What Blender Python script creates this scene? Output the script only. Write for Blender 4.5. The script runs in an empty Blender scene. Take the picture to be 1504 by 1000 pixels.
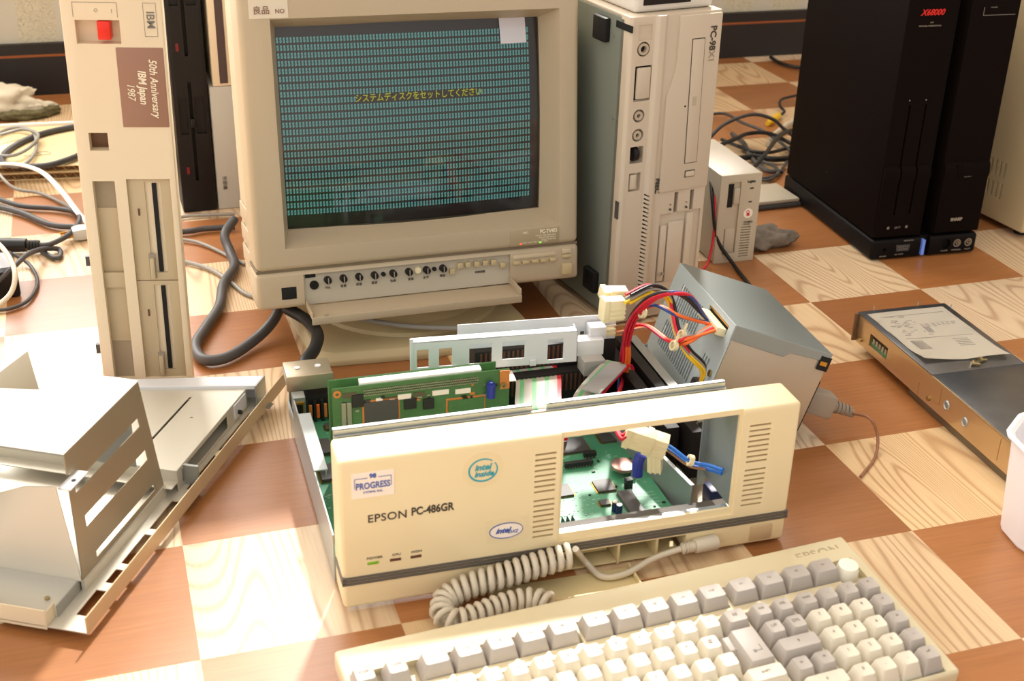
import bpy, bmesh, math, random
from mathutils import Vector, Matrix, Euler, noise
random.seed(7)
SC = bpy.context.scene
COL = SC.collection
R = math.radians
PI = math.pi

# ---------------------------------------------------------------- materials
def s2l(c):
    return tuple((x/12.92 if x <= 0.04045 else ((x+0.055)/1.055)**2.4) for x in c)
def rgb(r, g, b):
    return s2l((r/255, g/255, b/255)) + (1.0,)
MATS = {}
def mat(name, col, rough=0.5, metal=0.0, spec=0.5, bump=0.0, bscale=400, var=0.0, vscale=30, emit=None, estr=1.0, trans=0.0, alpha=1.0, ior=1.45, coat=0.0, sss=0.0):
    m = bpy.data.materials.new(name); m.use_nodes = True
    nt = m.node_tree; b = nt.nodes['Principled BSDF']
    b.inputs['Base Color'].default_value = col
    b.inputs['Roughness'].default_value = rough
    b.inputs['Metallic'].default_value = metal
    b.inputs['Specular IOR Level'].default_value = spec
    b.inputs['IOR'].default_value = ior
    b.inputs['Coat Weight'].default_value = coat
    b.inputs['Transmission Weight'].default_value = trans
    b.inputs['Alpha'].default_value = alpha
    if emit:
        b.inputs['Emission Color'].default_value = emit
        b.inputs['Emission Strength'].default_value = estr
    tc = nt.nodes.new('ShaderNodeTexCoord')
    if var > 0:
        n = nt.nodes.new('ShaderNodeTexNoise'); n.inputs['Scale'].default_value = vscale; n.inputs['Detail'].default_value = 4
        nt.links.new(tc.outputs['Object'], n.inputs['Vector'])
        mx = nt.nodes.new('ShaderNodeMix'); mx.data_type = 'RGBA'
        mx.inputs[6].default_value = col
        mx.inputs[7].default_value = tuple(c*(1-var) for c in col[:3]) + (1,)
        nt.links.new(n.outputs['Fac'], mx.inputs[0]); nt.links.new(mx.outputs[2], b.inputs['Base Color'])
    if bump > 0:
        n = nt.nodes.new('ShaderNodeTexNoise'); n.inputs['Scale'].default_value = bscale; n.inputs['Detail'].default_value = 3
        nt.links.new(tc.outputs['Object'], n.inputs['Vector'])
        bp = nt.nodes.new('ShaderNodeBump'); bp.inputs['Strength'].default_value = bump; bp.inputs['Distance'].default_value = 0.001
        nt.links.new(n.outputs['Fac'], bp.inputs['Height']); nt.links.new(bp.outputs['Normal'], b.inputs['Normal'])
    MATS[name] = m
    return m
M_crt = mat('monitor_plastic', rgb(184, 168, 142), 0.5, var=0.06, vscale=12, bump=0.05)
M_crtd = mat('monitor_plastic_light', rgb(196, 180, 152), 0.5)
M_base = mat('stand_plastic', rgb(188, 170, 130), 0.45)
M_ep = mat('yellowed_plastic', rgb(236, 218, 176), 0.42, var=0.07, vscale=9, bump=0.04)
M_epd = mat('yellowed_plastic_inner', rgb(214, 196, 148), 0.5)
M_stripe = mat('stripe_grey', rgb(92, 86, 78), 0.5)
M_nec = mat('white_tower_plastic', rgb(198, 184, 164), 0.45, bump=0.03)
M_necd = mat('white_tower_shade', rgb(180, 166, 146), 0.5)
M_necside = mat('painted_steel_green', rgb(122, 128, 118), 0.5, 0.2, var=0.06, vscale=6)
M_ibm = mat('cream_plastic', rgb(226, 208, 178), 0.45, bump=0.04)
M_ibmd = mat('cream_plastic_drive', rgb(190, 172, 140), 0.5)
M_plaque = mat('brown_plaque', rgb(150, 112, 92), 0.4)
M_black = mat('black_plastic', rgb(27, 23, 22), 0.5, spec=0.3, bump=0.05)
M_blackd = mat('black_void', rgb(12, 11, 11), 0.7)
M_x68 = mat('x68_plastic', rgb(20, 14, 12), 0.6, spec=0.03, bump=0.06, bscale=900)
M_x68b = mat('x68_base_plastic', rgb(14, 11, 11), 0.5, spec=0.15)
M_rub = mat('rubber_black', rgb(26, 25, 25), 0.55, spec=0.3)
M_steel = mat('galvanised_steel', rgb(176, 180, 178), 0.38, 0.75, var=0.12, vscale=25)
M_steelb = mat('bluish_steel', rgb(150, 158, 156), 0.42, 0.5, var=0.08, vscale=15)
M_steelw = mat('bracket_steel', rgb(220, 222, 226), 0.4, 0.1, var=0.05)
M_zinc = mat('zinc_taupe', rgb(184, 172, 154), 0.38, 0.6, var=0.06, vscale=8)
M_chas = mat('chassis_zinc', rgb(205, 200, 186), 0.42, 0.35, var=0.06, vscale=10)
M_drv = mat('drive_steel_warm', rgb(206, 176, 132), 0.3, 0.7, var=0.08, vscale=14)
M_drvt = mat('drive_top_steel', rgb(128, 130, 134), 0.3, 0.85, var=0.35, vscale=38, bump=0.02)
M_gold = mat('gold_contact', rgb(200, 150, 60), 0.35, 0.9)
M_brass = mat('brass_screw', rgb(176, 156, 110), 0.3, 0.9)
M_pcb = mat('pcb_green', rgb(74, 150, 112), 0.4, var=0.25, vscale=120)
M_pcbd = mat('card_green', rgb(80, 124, 72), 0.35, var=0.3, vscale=140)
M_trace = mat('silkscreen', rgb(170, 200, 180), 0.5)
M_chip = mat('chip_body', rgb(74, 72, 70), 0.45)
M_chipd = mat('chip_dark', rgb(36, 34, 34), 0.45)
M_pin = mat('tin_pins', rgb(170, 165, 150), 0.35, 0.8)
M_orange = mat('copper_pad', rgb(206, 128, 62), 0.5)
M_conn = mat('ivory_connector', rgb(230, 218, 178), 0.45)
M_white = mat('white_plastic', rgb(236, 234, 228), 0.4)
M_blue = mat('blue_component', rgb(48, 58, 150), 0.35)
M_bluec = mat('blue_connector', rgb(52, 130, 190), 0.4)
M_navy = mat('navy_capacitor', rgb(34, 40, 84), 0.35)
M_red = mat('red_plastic', rgb(226, 42, 22), 0.35)
M_paper = mat('paper', rgb(228, 220, 204), 0.7, bump=0.03)
M_paper2 = mat('label_paper', rgb(214, 204, 184), 0.6)
M_stick = mat('sticker_white', rgb(246, 234, 220), 0.5)
M_card = mat('cardboard', rgb(226, 200, 152), 0.8, var=0.05)
M_cardd = mat('cardboard_shade', rgb(120, 82, 46), 0.9)
M_cloth = mat('glove_cloth', rgb(222, 210, 186), 0.95, bump=0.5, bscale=500)
M_camo = mat('glove_cuff', rgb(120, 112, 76), 0.95, var=0.6, vscale=180)
M_sock = mat('grey_knit', rgb(140, 128, 114), 0.95, var=0.5, vscale=160, bump=0.5)
M_cup = mat('milky_plastic', rgb(240, 236, 238), 0.35)
M_ink = mat('ink_dark', rgb(70, 62, 54), 0.6)
M_inkl = mat('ink_light', rgb(150, 140, 124), 0.6)
M_inkw = mat('ink_white', rgb(236, 226, 200), 0.6)
M_inkb = mat('ink_blue', rgb(66, 92, 170), 0.6)
M_teal = mat('ink_teal', rgb(46, 160, 178), 0.6)
M_inkr = mat('ink_red', rgb(205, 30, 26), 0.5)
M_inkg = mat('ink_grey', rgb(120, 116, 108), 0.5)
M_keyg = mat('key_grey', rgb(176, 168, 160), 0.5, bump=0.04)
M_keyc = mat('key_cream', rgb(216, 208, 190), 0.5, bump=0.04)
M_kb = mat('keyboard_case', rgb(214, 202, 168), 0.42, bump=0.04)
M_cord = mat('cord_beige', rgb(206, 196, 176), 0.45)
M_wgrey = mat('wire_grey', rgb(150, 146, 138), 0.5)
M_wdark = mat('wire_charcoal', rgb(72, 70, 70), 0.5)
M_wblk = mat('wire_black', rgb(26, 25, 26), 0.45)
M_wred = mat('wire_red', rgb(206, 30, 52), 0.45)
M_wora = mat('wire_orange', rgb(238, 112, 44), 0.45)
M_wyel = mat('wire_yellow', rgb(240, 196, 40), 0.45)
M_wblu = mat('wire_blue', rgb(40, 110, 200), 0.45)
M_wnavy = mat('wire_navy', rgb(40, 66, 130), 0.45)
M_wwht = mat('wire_white', rgb(226, 222, 214), 0.45)
M_wbrn = mat('wire_brown', rgb(134, 98, 70), 0.5)
M_ribbon = mat('ribbon_grey', rgb(178, 172, 160), 0.5)
M_rgreen = mat('ribbon_green', rgb(104, 176, 116), 0.5)
M_ledg = mat('led_green', rgb(110, 220, 40), 0.3, emit=rgb(110, 230, 40), estr=1.0)
M_ledr = mat('led_red', rgb(240, 70, 40), 0.3, emit=rgb(250, 70, 30), estr=1.5)
M_ledgo = mat('power_lamp_green', rgb(128, 178, 40), 0.4)
M_leddk = mat('lamp_unlit', rgb(98, 62, 46), 0.4)
M_ledb = mat('led_blue', rgb(110, 140, 215), 0.3, emit=rgb(90, 120, 210), estr=0.2)
M_screen = mat('tube_phosphor', rgb(58, 48, 46), 0.4)
M_txt = mat('screen_glow_cyan', rgb(40, 60, 60), 0.5, emit=rgb(96, 164, 158), estr=0.62)
M_txty = mat('screen_glow_yellow', rgb(60, 60, 10), 0.5, emit=rgb(190, 190, 20), estr=0.6)
def glassmat():
    m = bpy.data.materials.new('tube_glass'); m.use_nodes = True; nt = m.node_tree; nt.nodes.clear()
    o = nt.nodes.new('ShaderNodeOutputMaterial'); t = nt.nodes.new('ShaderNodeBsdfTransparent'); g = nt.nodes.new('ShaderNodeBsdfGlossy')
    t.inputs[0].default_value = (0.82, 0.8, 0.78, 1)
    g.inputs['Roughness'].default_value = 0.06; mx = nt.nodes.new('ShaderNodeMixShader')
    f = nt.nodes.new('ShaderNodeFresnel'); f.inputs[0].default_value = 1.6
    nt.links.new(f.outputs[0], mx.inputs[0]); nt.links.new(t.outputs[0], mx.inputs[1]); nt.links.new(g.outputs[0], mx.inputs[2])
    nt.links.new(mx.outputs[0], o.inputs[0]); return m
M_glass = glassmat()
def filmmat(name, col, op):
    m = bpy.data.materials.new(name); m.use_nodes = True; nt = m.node_tree; nt.nodes.clear()
    o = nt.nodes.new('ShaderNodeOutputMaterial'); t = nt.nodes.new('ShaderNodeBsdfTransparent'); g = nt.nodes.new('ShaderNodeBsdfDiffuse')
    g.inputs[0].default_value = col; mx = nt.nodes.new('ShaderNodeMixShader'); mx.inputs[0].default_value = op
    nt.links.new(t.outputs[0], mx.inputs[1]); nt.links.new(g.outputs[0], mx.inputs[2]); nt.links.new(mx.outputs[0], o.inputs[0]); return m
M_square = filmmat('translucent_white', rgb(235, 232, 240), 0.72)
M_bubble = filmmat('clear_wrap', rgb(220, 216, 210), 0.45)

def floor_material():
    m = bpy.data.materials.new('parquet_vinyl'); m.use_nodes = True; nt = m.node_tree; N = nt.nodes; Lk = nt.links
    b = N['Principled BSDF']
    def math_(op, a, b_=None, clamp=False):
        n = N.new('ShaderNodeMath'); n.operation = op; n.use_clamp = clamp
        for i, v in enumerate((a, b_)):
            if v is None: continue
            if isinstance(v, (int, float)): n.inputs[i].default_value = v
            else: Lk.new(v, n.inputs[i])
        return n.outputs[0]
    tc = N.new('ShaderNodeTexCoord'); sp = N.new('ShaderNodeSeparateXYZ'); Lk.new(tc.outputs['Object'], sp.inputs[0])
    u = math_('DIVIDE', sp.outputs[0], 0.15267); v = math_('DIVIDE', sp.outputs[1], 0.15)
    fu = math_('FLOOR', u); fv = math_('FLOOR', v)
    par = math_('FLOORED_MODULO', math_('ADD', fu, fv), 2.0)          # 1 = light tile
    cu = math_('SUBTRACT', u, fu); cv = math_('SUBTRACT', v, fv)
    idv = N.new('ShaderNodeCombineXYZ'); Lk.new(fu, idv.inputs[0]); Lk.new(fv, idv.inputs[1])
    wn = N.new('ShaderNodeTexWhiteNoise'); wn.noise_dimensions = '3D'; Lk.new(idv.outputs[0], wn.inputs['Vector'])
    wsp = N.new('ShaderNodeSeparateColor'); Lk.new(wn.outputs['Color'], wsp.inputs[0])
    # ---- light tile: cathedral grain running in depth (along v)
    off = math_('MULTIPLY', wsp.outputs[0], 40.0)
    cl = N.new('ShaderNodeCombineXYZ')
    Lk.new(math_('ADD', math_('MULTIPLY', cu, 1.0), off), cl.inputs[0]); Lk.new(math_('ADD', math_('MULTIPLY', cv, 0.11), off), cl.inputs[1])
    nz = N.new('ShaderNodeTexNoise'); nz.inputs['Scale'].default_value = 1.15; nz.inputs['Detail'].default_value = 1.2; nz.inputs['Roughness'].default_value = 0.35
    Lk.new(cl.outputs[0], nz.inputs['Vector'])
    ring = math_('MULTIPLY', nz.outputs['Fac'], 400.0)
    sn = math_('SINE', ring)
    line = math_('POWER', math_('ADD', math_('MULTIPLY', sn, 0.5), 0.5), 4.0)
    fib = N.new('ShaderNodeTexNoise'); fib.inputs['Scale'].default_value = 1.0; fib.inputs['Detail'].default_value = 3
    cf = N.new('ShaderNodeCombineXYZ'); Lk.new(math_('MULTIPLY', u, 85.0), cf.inputs[0]); Lk.new(math_('MULTIPLY', v, 3.0), cf.inputs[1]); Lk.new(cf.outputs[0], fib.inputs['Vector'])
    r1 = N.new('ShaderNodeMix'); r1.data_type = 'RGBA'
    r1.inputs[6].default_value = rgb(230, 203, 162); r1.inputs[7].default_value = rgb(166, 122, 84)
    Lk.new(math_('MULTIPLY', math_('ADD', math_('MULTIPLY', line, 0.58), math_('MULTIPLY', fib.outputs['Fac'], 0.50)), 0.85, True), r1.inputs[0])
    # tint per tile
    hs = N.new('ShaderNodeHueSaturation'); Lk.new(r1.outputs[2], hs.inputs['Color'])
    Lk.new(math_('ADD', math_('MULTIPLY', wsp.outputs[1], 0.14), 0.93), hs.inputs['Value'])
    Lk.new(math_('ADD', math_('MULTIPLY', wsp.outputs[2], 0.3), 0.82), hs.inputs['Saturation'])
    # ---- dark tile: straight streaks along u
    cd = N.new('ShaderNodeCombineXYZ'); Lk.new(math_('MULTIPLY', u, 2.2), cd.inputs[0]); Lk.new(math_('ADD', math_('MULTIPLY', v, 46.0), off), cd.inputs[1])
    nd = N.new('ShaderNodeTexNoise'); nd.inputs['Scale'].default_value = 1.0; nd.inputs['Detail'].default_value = 4; Lk.new(cd.outputs[0], nd.inputs['Vector'])
    cd2 = N.new('ShaderNodeCombineXYZ'); Lk.new(math_('MULTIPLY', u, 0.8), cd2.inputs[0]); Lk.new(math_('MULTIPLY', v, 7.0), cd2.inputs[1])
    nd2 = N.new('ShaderNodeTexNoise'); nd2.inputs['Scale'].default_value = 1.0; nd2.inputs['Detail'].default_value = 2; Lk.new(cd2.outputs[0], nd2.inputs['Vector'])
    r2 = N.new('ShaderNodeMix'); r2.data_type = 'RGBA'
    r2.inputs[6].default_value = rgb(184, 124, 72); r2.inputs[7].default_value = rgb(132, 78, 40)
    Lk.new(math_('ADD', math_('MULTIPLY', nd.outputs['Fac'], 0.65), math_('MULTIPLY', nd2.outputs['Fac'], 0.35)), r2.inputs[0])
    hs2 = N.new('ShaderNodeHueSaturation'); Lk.new(r2.outputs[2], hs2.inputs['Color'])
    Lk.new(math_('ADD', math_('MULTIPLY', wsp.outputs[1], 0.3), 0.85), hs2.inputs['Value'])
    mx = N.new('ShaderNodeMix'); mx.data_type = 'RGBA'; Lk.new(par, mx.inputs[0]); Lk.new(hs2.outputs[0], mx.inputs[6]); Lk.new(hs.outputs[0], mx.inputs[7])
    Lk.new(mx.outputs[2], b.inputs['Base Color'])
    b.inputs['Roughness'].default_value = 0.34; b.inputs['Specular IOR Level'].default_value = 0.7
    nb = N.new('ShaderNodeTexNoise'); nb.inputs['Scale'].default_value = 14; Lk.new(tc.outputs['Object'], nb.inputs['Vector'])
    bp = N.new('ShaderNodeBump'); bp.inputs['Strength'].default_value = 0.12; bp.inputs['Distance'].default_value = 0.004
    Lk.new(nb.outputs['Fac'], bp.inputs['Height']); Lk.new(bp.outputs['Normal'], b.inputs['Normal'])
    return m
def wallpaper():
    m = bpy.data.materials.new('embossed_wallpaper'); m.use_nodes = True; nt = m.node_tree; N = nt.nodes; Lk = nt.links
    b = N['Principled BSDF']; tc = N.new('ShaderNodeTexCoord')
    mp = N.new('ShaderNodeMapping'); mp.inputs['Scale'].default_value = (1, 1, 1); Lk.new(tc.outputs['Object'], mp.inputs[0])
    nz = N.new('ShaderNodeTexNoise'); nz.inputs['Scale'].default_value = 32; nz.inputs['Detail'].default_value = 2; nz.inputs['Distortion'].default_value = 3.0; Lk.new(mp.outputs[0], nz.inputs['Vector'])
    w = N.new('ShaderNodeMath'); w.operation = 'SINE'; mm = N.new('ShaderNodeMath'); mm.operation = 'MULTIPLY'; mm.inputs[1].default_value = 60; Lk.new(nz.outputs['Fac'], mm.inputs[0]); Lk.new(mm.outputs[0], w.inputs[0])
    sp = N.new('ShaderNodeSeparateXYZ'); Lk.new(tc.outputs['Object'], sp.inputs[0])
    st = N.new('ShaderNodeMath'); st.operation = 'SINE'; m2 = N.new('ShaderNodeMath'); m2.operation = 'MULTIPLY'; m2.inputs[1].default_value = 62.0; Lk.new(sp.outputs[0], m2.inputs[0]); Lk.new(m2.outputs[0], st.inputs[0])
    st2 = N.new('ShaderNodeMath'); st2.operation = 'GREATER_THAN'; st2.inputs[1].default_value = 0.35; Lk.new(st.outputs[0], st2.inputs[0])
    f = N.new('ShaderNodeMix'); f.data_type = 'RGBA'; f.inputs[6].default_value = rgb(208, 200, 176); f.inputs[7].default_value = rgb(176, 168, 146)
    r = N.new('ShaderNodeMapRange'); r.inputs[1].default_value = 0.2; r.inputs[2].default_value = 1.0; Lk.new(w.outputs[0], r.inputs[0])
    Lk.new(r.outputs[0], f.inputs[0])
    g = N.new('ShaderNodeMix'); g.data_type = 'RGBA'; g.inputs[7].default_value = rgb(200, 194, 178); Lk.new(st2.outputs[0], g.inputs[0]); Lk.new(f.outputs[2], g.inputs[6])
    Lk.new(g.outputs[2], b.inputs['Base Color']); b.inputs['Roughness'].default_value = 0.8
    return m

# ---------------------------------------------------------------- mesh tools
def fix_smooth(me, ang=35):
    bm = bmesh.new(); bm.from_mesh(me)
    for f in bm.faces: f.smooth = True
    for e in bm.edges:
        if len(e.link_faces) == 2:
            e.smooth = e.calc_face_angle(0) < R(ang)
    bm.to_mesh(me); bm.free()
def catmull(pts, n=6):
    P = [Vector(p) for p in pts]
    if len(P) < 3: return P
    Q = [P[0]*2-P[1]] + P + [P[-1]*2-P[-2]]; out = []
    for i in range(1, len(Q)-2):
        for k in range(n):
            t = k/n; a, b, c, d = Q[i-1], Q[i], Q[i+1], Q[i+2]
            out.append(0.5*((2*b)+(-a+c)*t+(2*a-5*b+4*c-d)*t*t+(-a+3*b-3*c+d)*t**3))
    out.append(P[-1]); return out
class MB:
    def __init__(s): s.bm = bmesh.new()
    def _cap(s, vs, mi=0):
        try:
            f = s.bm.faces.new(vs); f.material_index = mi; return f
        except ValueError: return None
    def box(s, x0, x1, y0, y1, z0, z1, mi=0, M=None):
        c = [Vector((x, y, z)) for z in (z0, z1) for y in (y0, y1) for x in (x0, x1)]
        if M is not None: c = [M @ p for p in c]
        v = [s.bm.verts.new(p) for p in c]
        for q in ((0, 2, 3, 1), (4, 5, 7, 6), (0, 1, 5, 4), (1, 3, 7, 5), (3, 2, 6, 7), (2, 0, 4, 6)): s._cap([v[i] for i in q], mi)
        return s
    def loft(s, rings, mi=0, cap=True, close=True):
        V = [[s.bm.verts.new(p) for p in r] for r in rings]
        for a, b in zip(V, V[1:]):
            n = len(a)
            for i in range(n if close else n-1):
                s._cap([a[i], a[(i+1) % n], b[(i+1) % n], b[i]], mi)
        if cap:
            s._cap(V[0][::-1], mi); s._cap(V[-1], mi)
        return s
    def cyl(s, p0, p1, r, r1=None, n=16, mi=0):
        p0, p1 = Vector(p0), Vector(p1); r1 = r if r1 is None else r1
        d = (p1-p0).normalized(); a = d.orthogonal().normalized(); b = d.cross(a)
        ring = lambda c, q: [c+(a*math.cos(2*PI*i/n)+b*math.sin(2*PI*i/n))*q for i in range(n)]
        return s.loft([ring(p0, r), ring(p1, r1)], mi)
    def ring(s, p0, p1, ro, ri, n=20, mi=0):
        p0, p1 = Vector(p0), Vector(p1); d = (p1-p0).normalized(); a = d.orthogonal().normalized(); b = d.cross(a)
        rr = lambda c, q: [c+(a*math.cos(2*PI*i/n)+b*math.sin(2*PI*i/n))*q for i in range(n)]
        return s.loft([rr(p0, ro), rr(p1, ro), rr(p1, ri), rr(p0, ri), rr(p0, ro)], mi, cap=False)
    def tube(s, pts, r, n=8, sm=6, mi=0, flat=1.0):
        P = catmull(pts, sm) if sm else [Vector(p) for p in pts]
        rings = []; up = None
        for i, p in enumerate(P):
            t = (P[min(i+1, len(P)-1)]-P[max(i-1, 0)])
            if t.length < 1e-9: continue
            t.normalize()
            if up is None: up = t.orthogonal().normalized() if abs(t.z) > .9 else Vector((0, 0, 1))
            a = (up-t*up.dot(t))
            if a.length < 1e-4: a = t.orthogonal()
            a.normalize(); up = a; b = t.cross(a)
            rr = r(i/len(P)) if callable(r) else r
            rings.append([p+(a*math.sin(2*PI*k/n)*flat+b*math.cos(2*PI*k/n))*rr for k in range(n)])
        return s.loft(rings, mi)
    def poly(s, pts, plane, a0, a1, mi=0):
        f = {'xz': lambda p, t: (p[0], t, p[1]), 'xy': lambda p, t: (p[0], p[1], t), 'yz': lambda p, t: (t, p[0], p[1])}[plane]
        s.loft([[f(p, a0) for p in pts], [f(p, a1) for p in pts]], mi); return s
    def plate(s, plane, a0, a1, b0, b1, t0, t1, holes=(), warp=None, mi=0):
        """rectangle a x b of thickness t0..t1 with rectangular through holes (a0,a1,b0,b1)"""
        A = sorted({a0, a1} | {max(a0, min(a1, h[i])) for h in holes for i in (0, 1)})
        B = sorted({b0, b1} | {max(b0, min(b1, h[i])) for h in holes for i in (2, 3)})
        f = {'xz': lambda a, b, t: (a, t, b), 'xy': lambda a, b, t: (a, b, t), 'yz': lambda a, b, t: (t, a, b)}[plane]
        cells = {}
        for i in range(len(A)-1):
            for j in range(len(B)-1):
                ca, cb = (A[i]+A[i+1])/2, (B[j]+B[j+1])/2
                if not any(h[0] < ca < h[1] and h[2] < cb < h[3] for h in holes): cells[(i, j)] = 1
        vs = {}
        def V(i, j, k):
            if (i, j, k) not in vs:
                a, b = A[i], B[j]
                if warp: a, b = warp(a, b)
                vs[(i, j, k)] = s.bm.verts.new(f(a, b, (t0, t1)[k]))
            return vs[(i, j, k)]
        for (i, j) in cells:
            s._cap([V(i, j, 0), V(i+1, j, 0), V(i+1, j+1, 0), V(i, j+1, 0)], mi); s._cap([V(i, j, 1), V(i, j+1, 1), V(i+1, j+1, 1), V(i+1, j, 1)], mi)
            for di, dj, e in ((-1, 0, ((i, j), (i, j+1))), (1, 0, ((i+1, j+1), (i+1, j))), (0, -1, ((i+1, j), (i, j))), (0, 1, ((i, j+1), (i+1, j+1)))):
                if (i+di, j+dj) not in cells:
                    p, q = e; s._cap([V(*p, 0), V(*q, 0), V(*q, 1), V(*p, 1)], mi)
        return s
    def lathe(s, prof, c=(0, 0), n=24, mi=0, cap=True):
        s.loft([[(c[0]+r*math.cos(2*PI*i/n), c[1]+r*math.sin(2*PI*i/n), z) for i in range(n)] for r, z in prof], mi, cap); return s
    def text(s, body, size, M, mi=0, shear=0, offset=0.0, align='LEFT', space=1.0, ext=0.00015, sx=1.0, yalign='CENTER'):
        cu = bpy.data.curves.new('t', 'FONT'); cu.body = body; cu.size = size; cu.shear = shear; cu.offset = offset
        cu.align_x = align; cu.align_y = yalign; cu.space_character = space; cu.extrude = ext; cu.resolution_u = 3; cu.space_line = 1.0
        ob = bpy.data.objects.new('t', cu); COL.objects.link(ob); bpy.context.view_layer.update()
        dg = bpy.context.evaluated_depsgraph_get(); me = bpy.data.meshes.new_from_object(ob.evaluated_get(dg))
        me.transform(M @ Matrix.Diagonal((sx, 1, 1, 1)))
        n0 = len(s.bm.faces); s.bm.from_mesh(me); s.bm.faces.ensure_lookup_table()
        for f in s.bm.faces[n0:]: f.material_index = mi
        bpy.data.objects.remove(ob); bpy.data.curves.remove(cu); bpy.data.meshes.remove(me); return s
    def xf(s, fn):
        for v in s.bm.verts: v.co = Vector(fn(v.co))
        return s
    def mesh(s, name):
        bmesh.ops.recalc_face_normals(s.bm, faces=s.bm.faces)
        me = bpy.data.meshes.new(name); s.bm.to_mesh(me); s.bm.free(); return me
    def build(s, name, m, parent=None, bevel=0, seg=2, cut=None, post=0, ang=35, sub=0):
        me = s.mesh(name); ob = bpy.data.objects.new(name, me); COL.objects.link(ob); temps = []
        if bevel:
            b = ob.modifiers.new('b', 'BEVEL'); b.width = bevel; b.segments = seg; b.limit_method = 'ANGLE'; b.angle_limit = R(32)
        for c in (cut or []):
            t = bpy.data.objects.new('cut', c.mesh('cut')); COL.objects.link(t); temps.append(t)
            q = ob.modifiers.new('c', 'BOOLEAN'); q.operation = 'DIFFERENCE'; q.object = t; q.solver = 'EXACT'; q.use_self = True
        if post:
            b = ob.modifiers.new('b2', 'BEVEL'); b.width = post; b.segments = 2; b.limit_method = 'ANGLE'; b.angle_limit = R(40)
        if sub:
            q = ob.modifiers.new('s', 'SUBSURF'); q.levels = sub; q.render_levels = sub
        if ob.modifiers:
            bpy.context.view_layer.update(); dg = bpy.context.evaluated_depsgraph_get()
            nm = bpy.data.meshes.new_from_object(ob.evaluated_get(dg)); ob.modifiers.clear(); ob.data = nm; bpy.data.meshes.remove(me); nm.name = name
        for t in temps: bpy.data.objects.remove(t)
        fix_smooth(ob.data, ang)
        ms = m if isinstance(m, (list, tuple)) else [m]
        if len(ob.data.materials): ob.data.materials.clear()
        for q in ms: ob.data.materials.append(q)
        if parent is not None: ob.parent = parent
        return ob
def tag(o, label=None, cat=None, group=None, kind=None):
    if label: o['label'] = label
    if cat: o['category'] = cat
    if group: o['group'] = group
    if kind: o['kind'] = kind
    return o
def thing(name, label, cat, loc=(0, 0, 0), yaw=0, tx=0, ty=0, group=None):
    o = bpy.data.objects.new(name, None); COL.objects.link(o); o.empty_display_size = 0.02
    M = Matrix.Rotation(yaw, 4, 'Z') @ Matrix.Rotation(tx, 4, 'X') @ Matrix.Rotation(ty, 4, 'Y')
    o.matrix_world = Matrix.Translation(loc) @ M
    return tag(o, label, cat, group)
def plab(o, l):
    o['label'] = l; return o
def TF(x, y, z, rot=0):       # text matrix on a plane facing -y, optional in-plane rotation
    return Matrix.Translation((x, y, z)) @ Matrix.Rotation(PI/2, 4, 'X') @ Matrix.Rotation(rot, 4, 'Z')
def TU(x, y, z, rot=0):       # text lying on a plane facing +z
    return Matrix.Translation((x, y, z)) @ Matrix.Rotation(rot, 4, 'Z')
def wtube(name, pts, r, m, parent, n=8, sm=6, flat=1.0):
    """tube through world points, built in the parent's own frame"""
    mw = parent.matrix_world.copy(); p = parent
    inv = mw.inverted()
    return MB().tube([inv @ Vector(q) for q in pts], r, n, sm, flat=flat).build(name, m, parent, ang=60)

# ---------------------------------------------------------------- room
fl = MB().box(-3.5, 4.5, -3.0, 2.9, -0.02, 0.0).build('floor', floor_material()); tag(fl, kind='structure')
fl.location = (-0.27233, 0.89723, 0); fl.rotation_euler = (0, 0, 0.32025)
WY = R(17.1)
wl = MB().plate('xz', -2.2, 3.2, 0.0, 2.3, 0.012, 0.10, [(-1.7, 0.25, 0.40, 2.2), (0.33, 1.40, 1.15, 2.2)]).build('wall_back', wallpaper()); tag(wl, kind='structure')
wl.location = (-0.8955, 2.1864, 0); wl.rotation_euler = (0, 0, WY)
M_band = mat('dark_baseboard', rgb(36, 31, 30), 0.5, var=0.2, vscale=5); M_bandl = mat('baseboard_line', rgb(150, 82, 38), 0.6)
bb = MB().box(-2.2, 3.2, 0.0, 0.012, 0.0, 0.067).box(-2.2, 3.2, 0.0, 0.012, 0.071, 0.089).box(-2.2, 3.2, -0.0012, 0.012, 0.067, 0.071, 1).build('baseboard_back', [M_band, M_bandl]); tag(bb, kind='structure')
bb.location = wl.location; bb.rotation_euler = wl.rotation_euler

ce = MB().box(-2.4, 3.4, -1.75, 0.10, 0.0, 0.05).build('ceiling', mat('ceiling_white', rgb(225, 220, 208), 0.9)); tag(ce, kind='structure')
ce.location = (-0.8955, 2.1864, 2.30); ce.rotation_euler = (0, 0, WY)
# ---------------------------------------------------------------- light and camera
def aim(o, d): o.rotation_euler = Vector(d).to_track_quat('-Z', 'Y').to_euler()
sl = bpy.data.lights.new('sun_through_window', 'SUN'); sl.energy = 4.5; sl.angle = R(3.0); sl.color = (1, 0.96, 0.9)
so = bpy.data.objects.new('sun_through_window', sl); COL.objects.link(so); e = R(46)
aim(so, (-0.13*math.cos(e), -1.0*math.cos(e), -math.sin(e)))
al = bpy.data.lights.new('window_daylight', 'AREA'); al.shape = 'RECTANGLE'; al.size = 2.6; al.size_y = 1.75; al.energy = 106; al.color = (1, 0.97, 0.93)
ao = bpy.data.objects.new('window_daylight', al); COL.objects.link(ao); ao.location = (-0.72, 2.62, 1.28); aim(ao, (0.30, -1, -0.12))
w = bpy.data.worlds.new('room_daylight'); SC.world = w; w.use_nodes = True
wn_ = w.node_tree; bg = wn_.nodes['Background']; bg.inputs[0].default_value = (1.0, 0.935, 0.86, 1)
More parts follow.
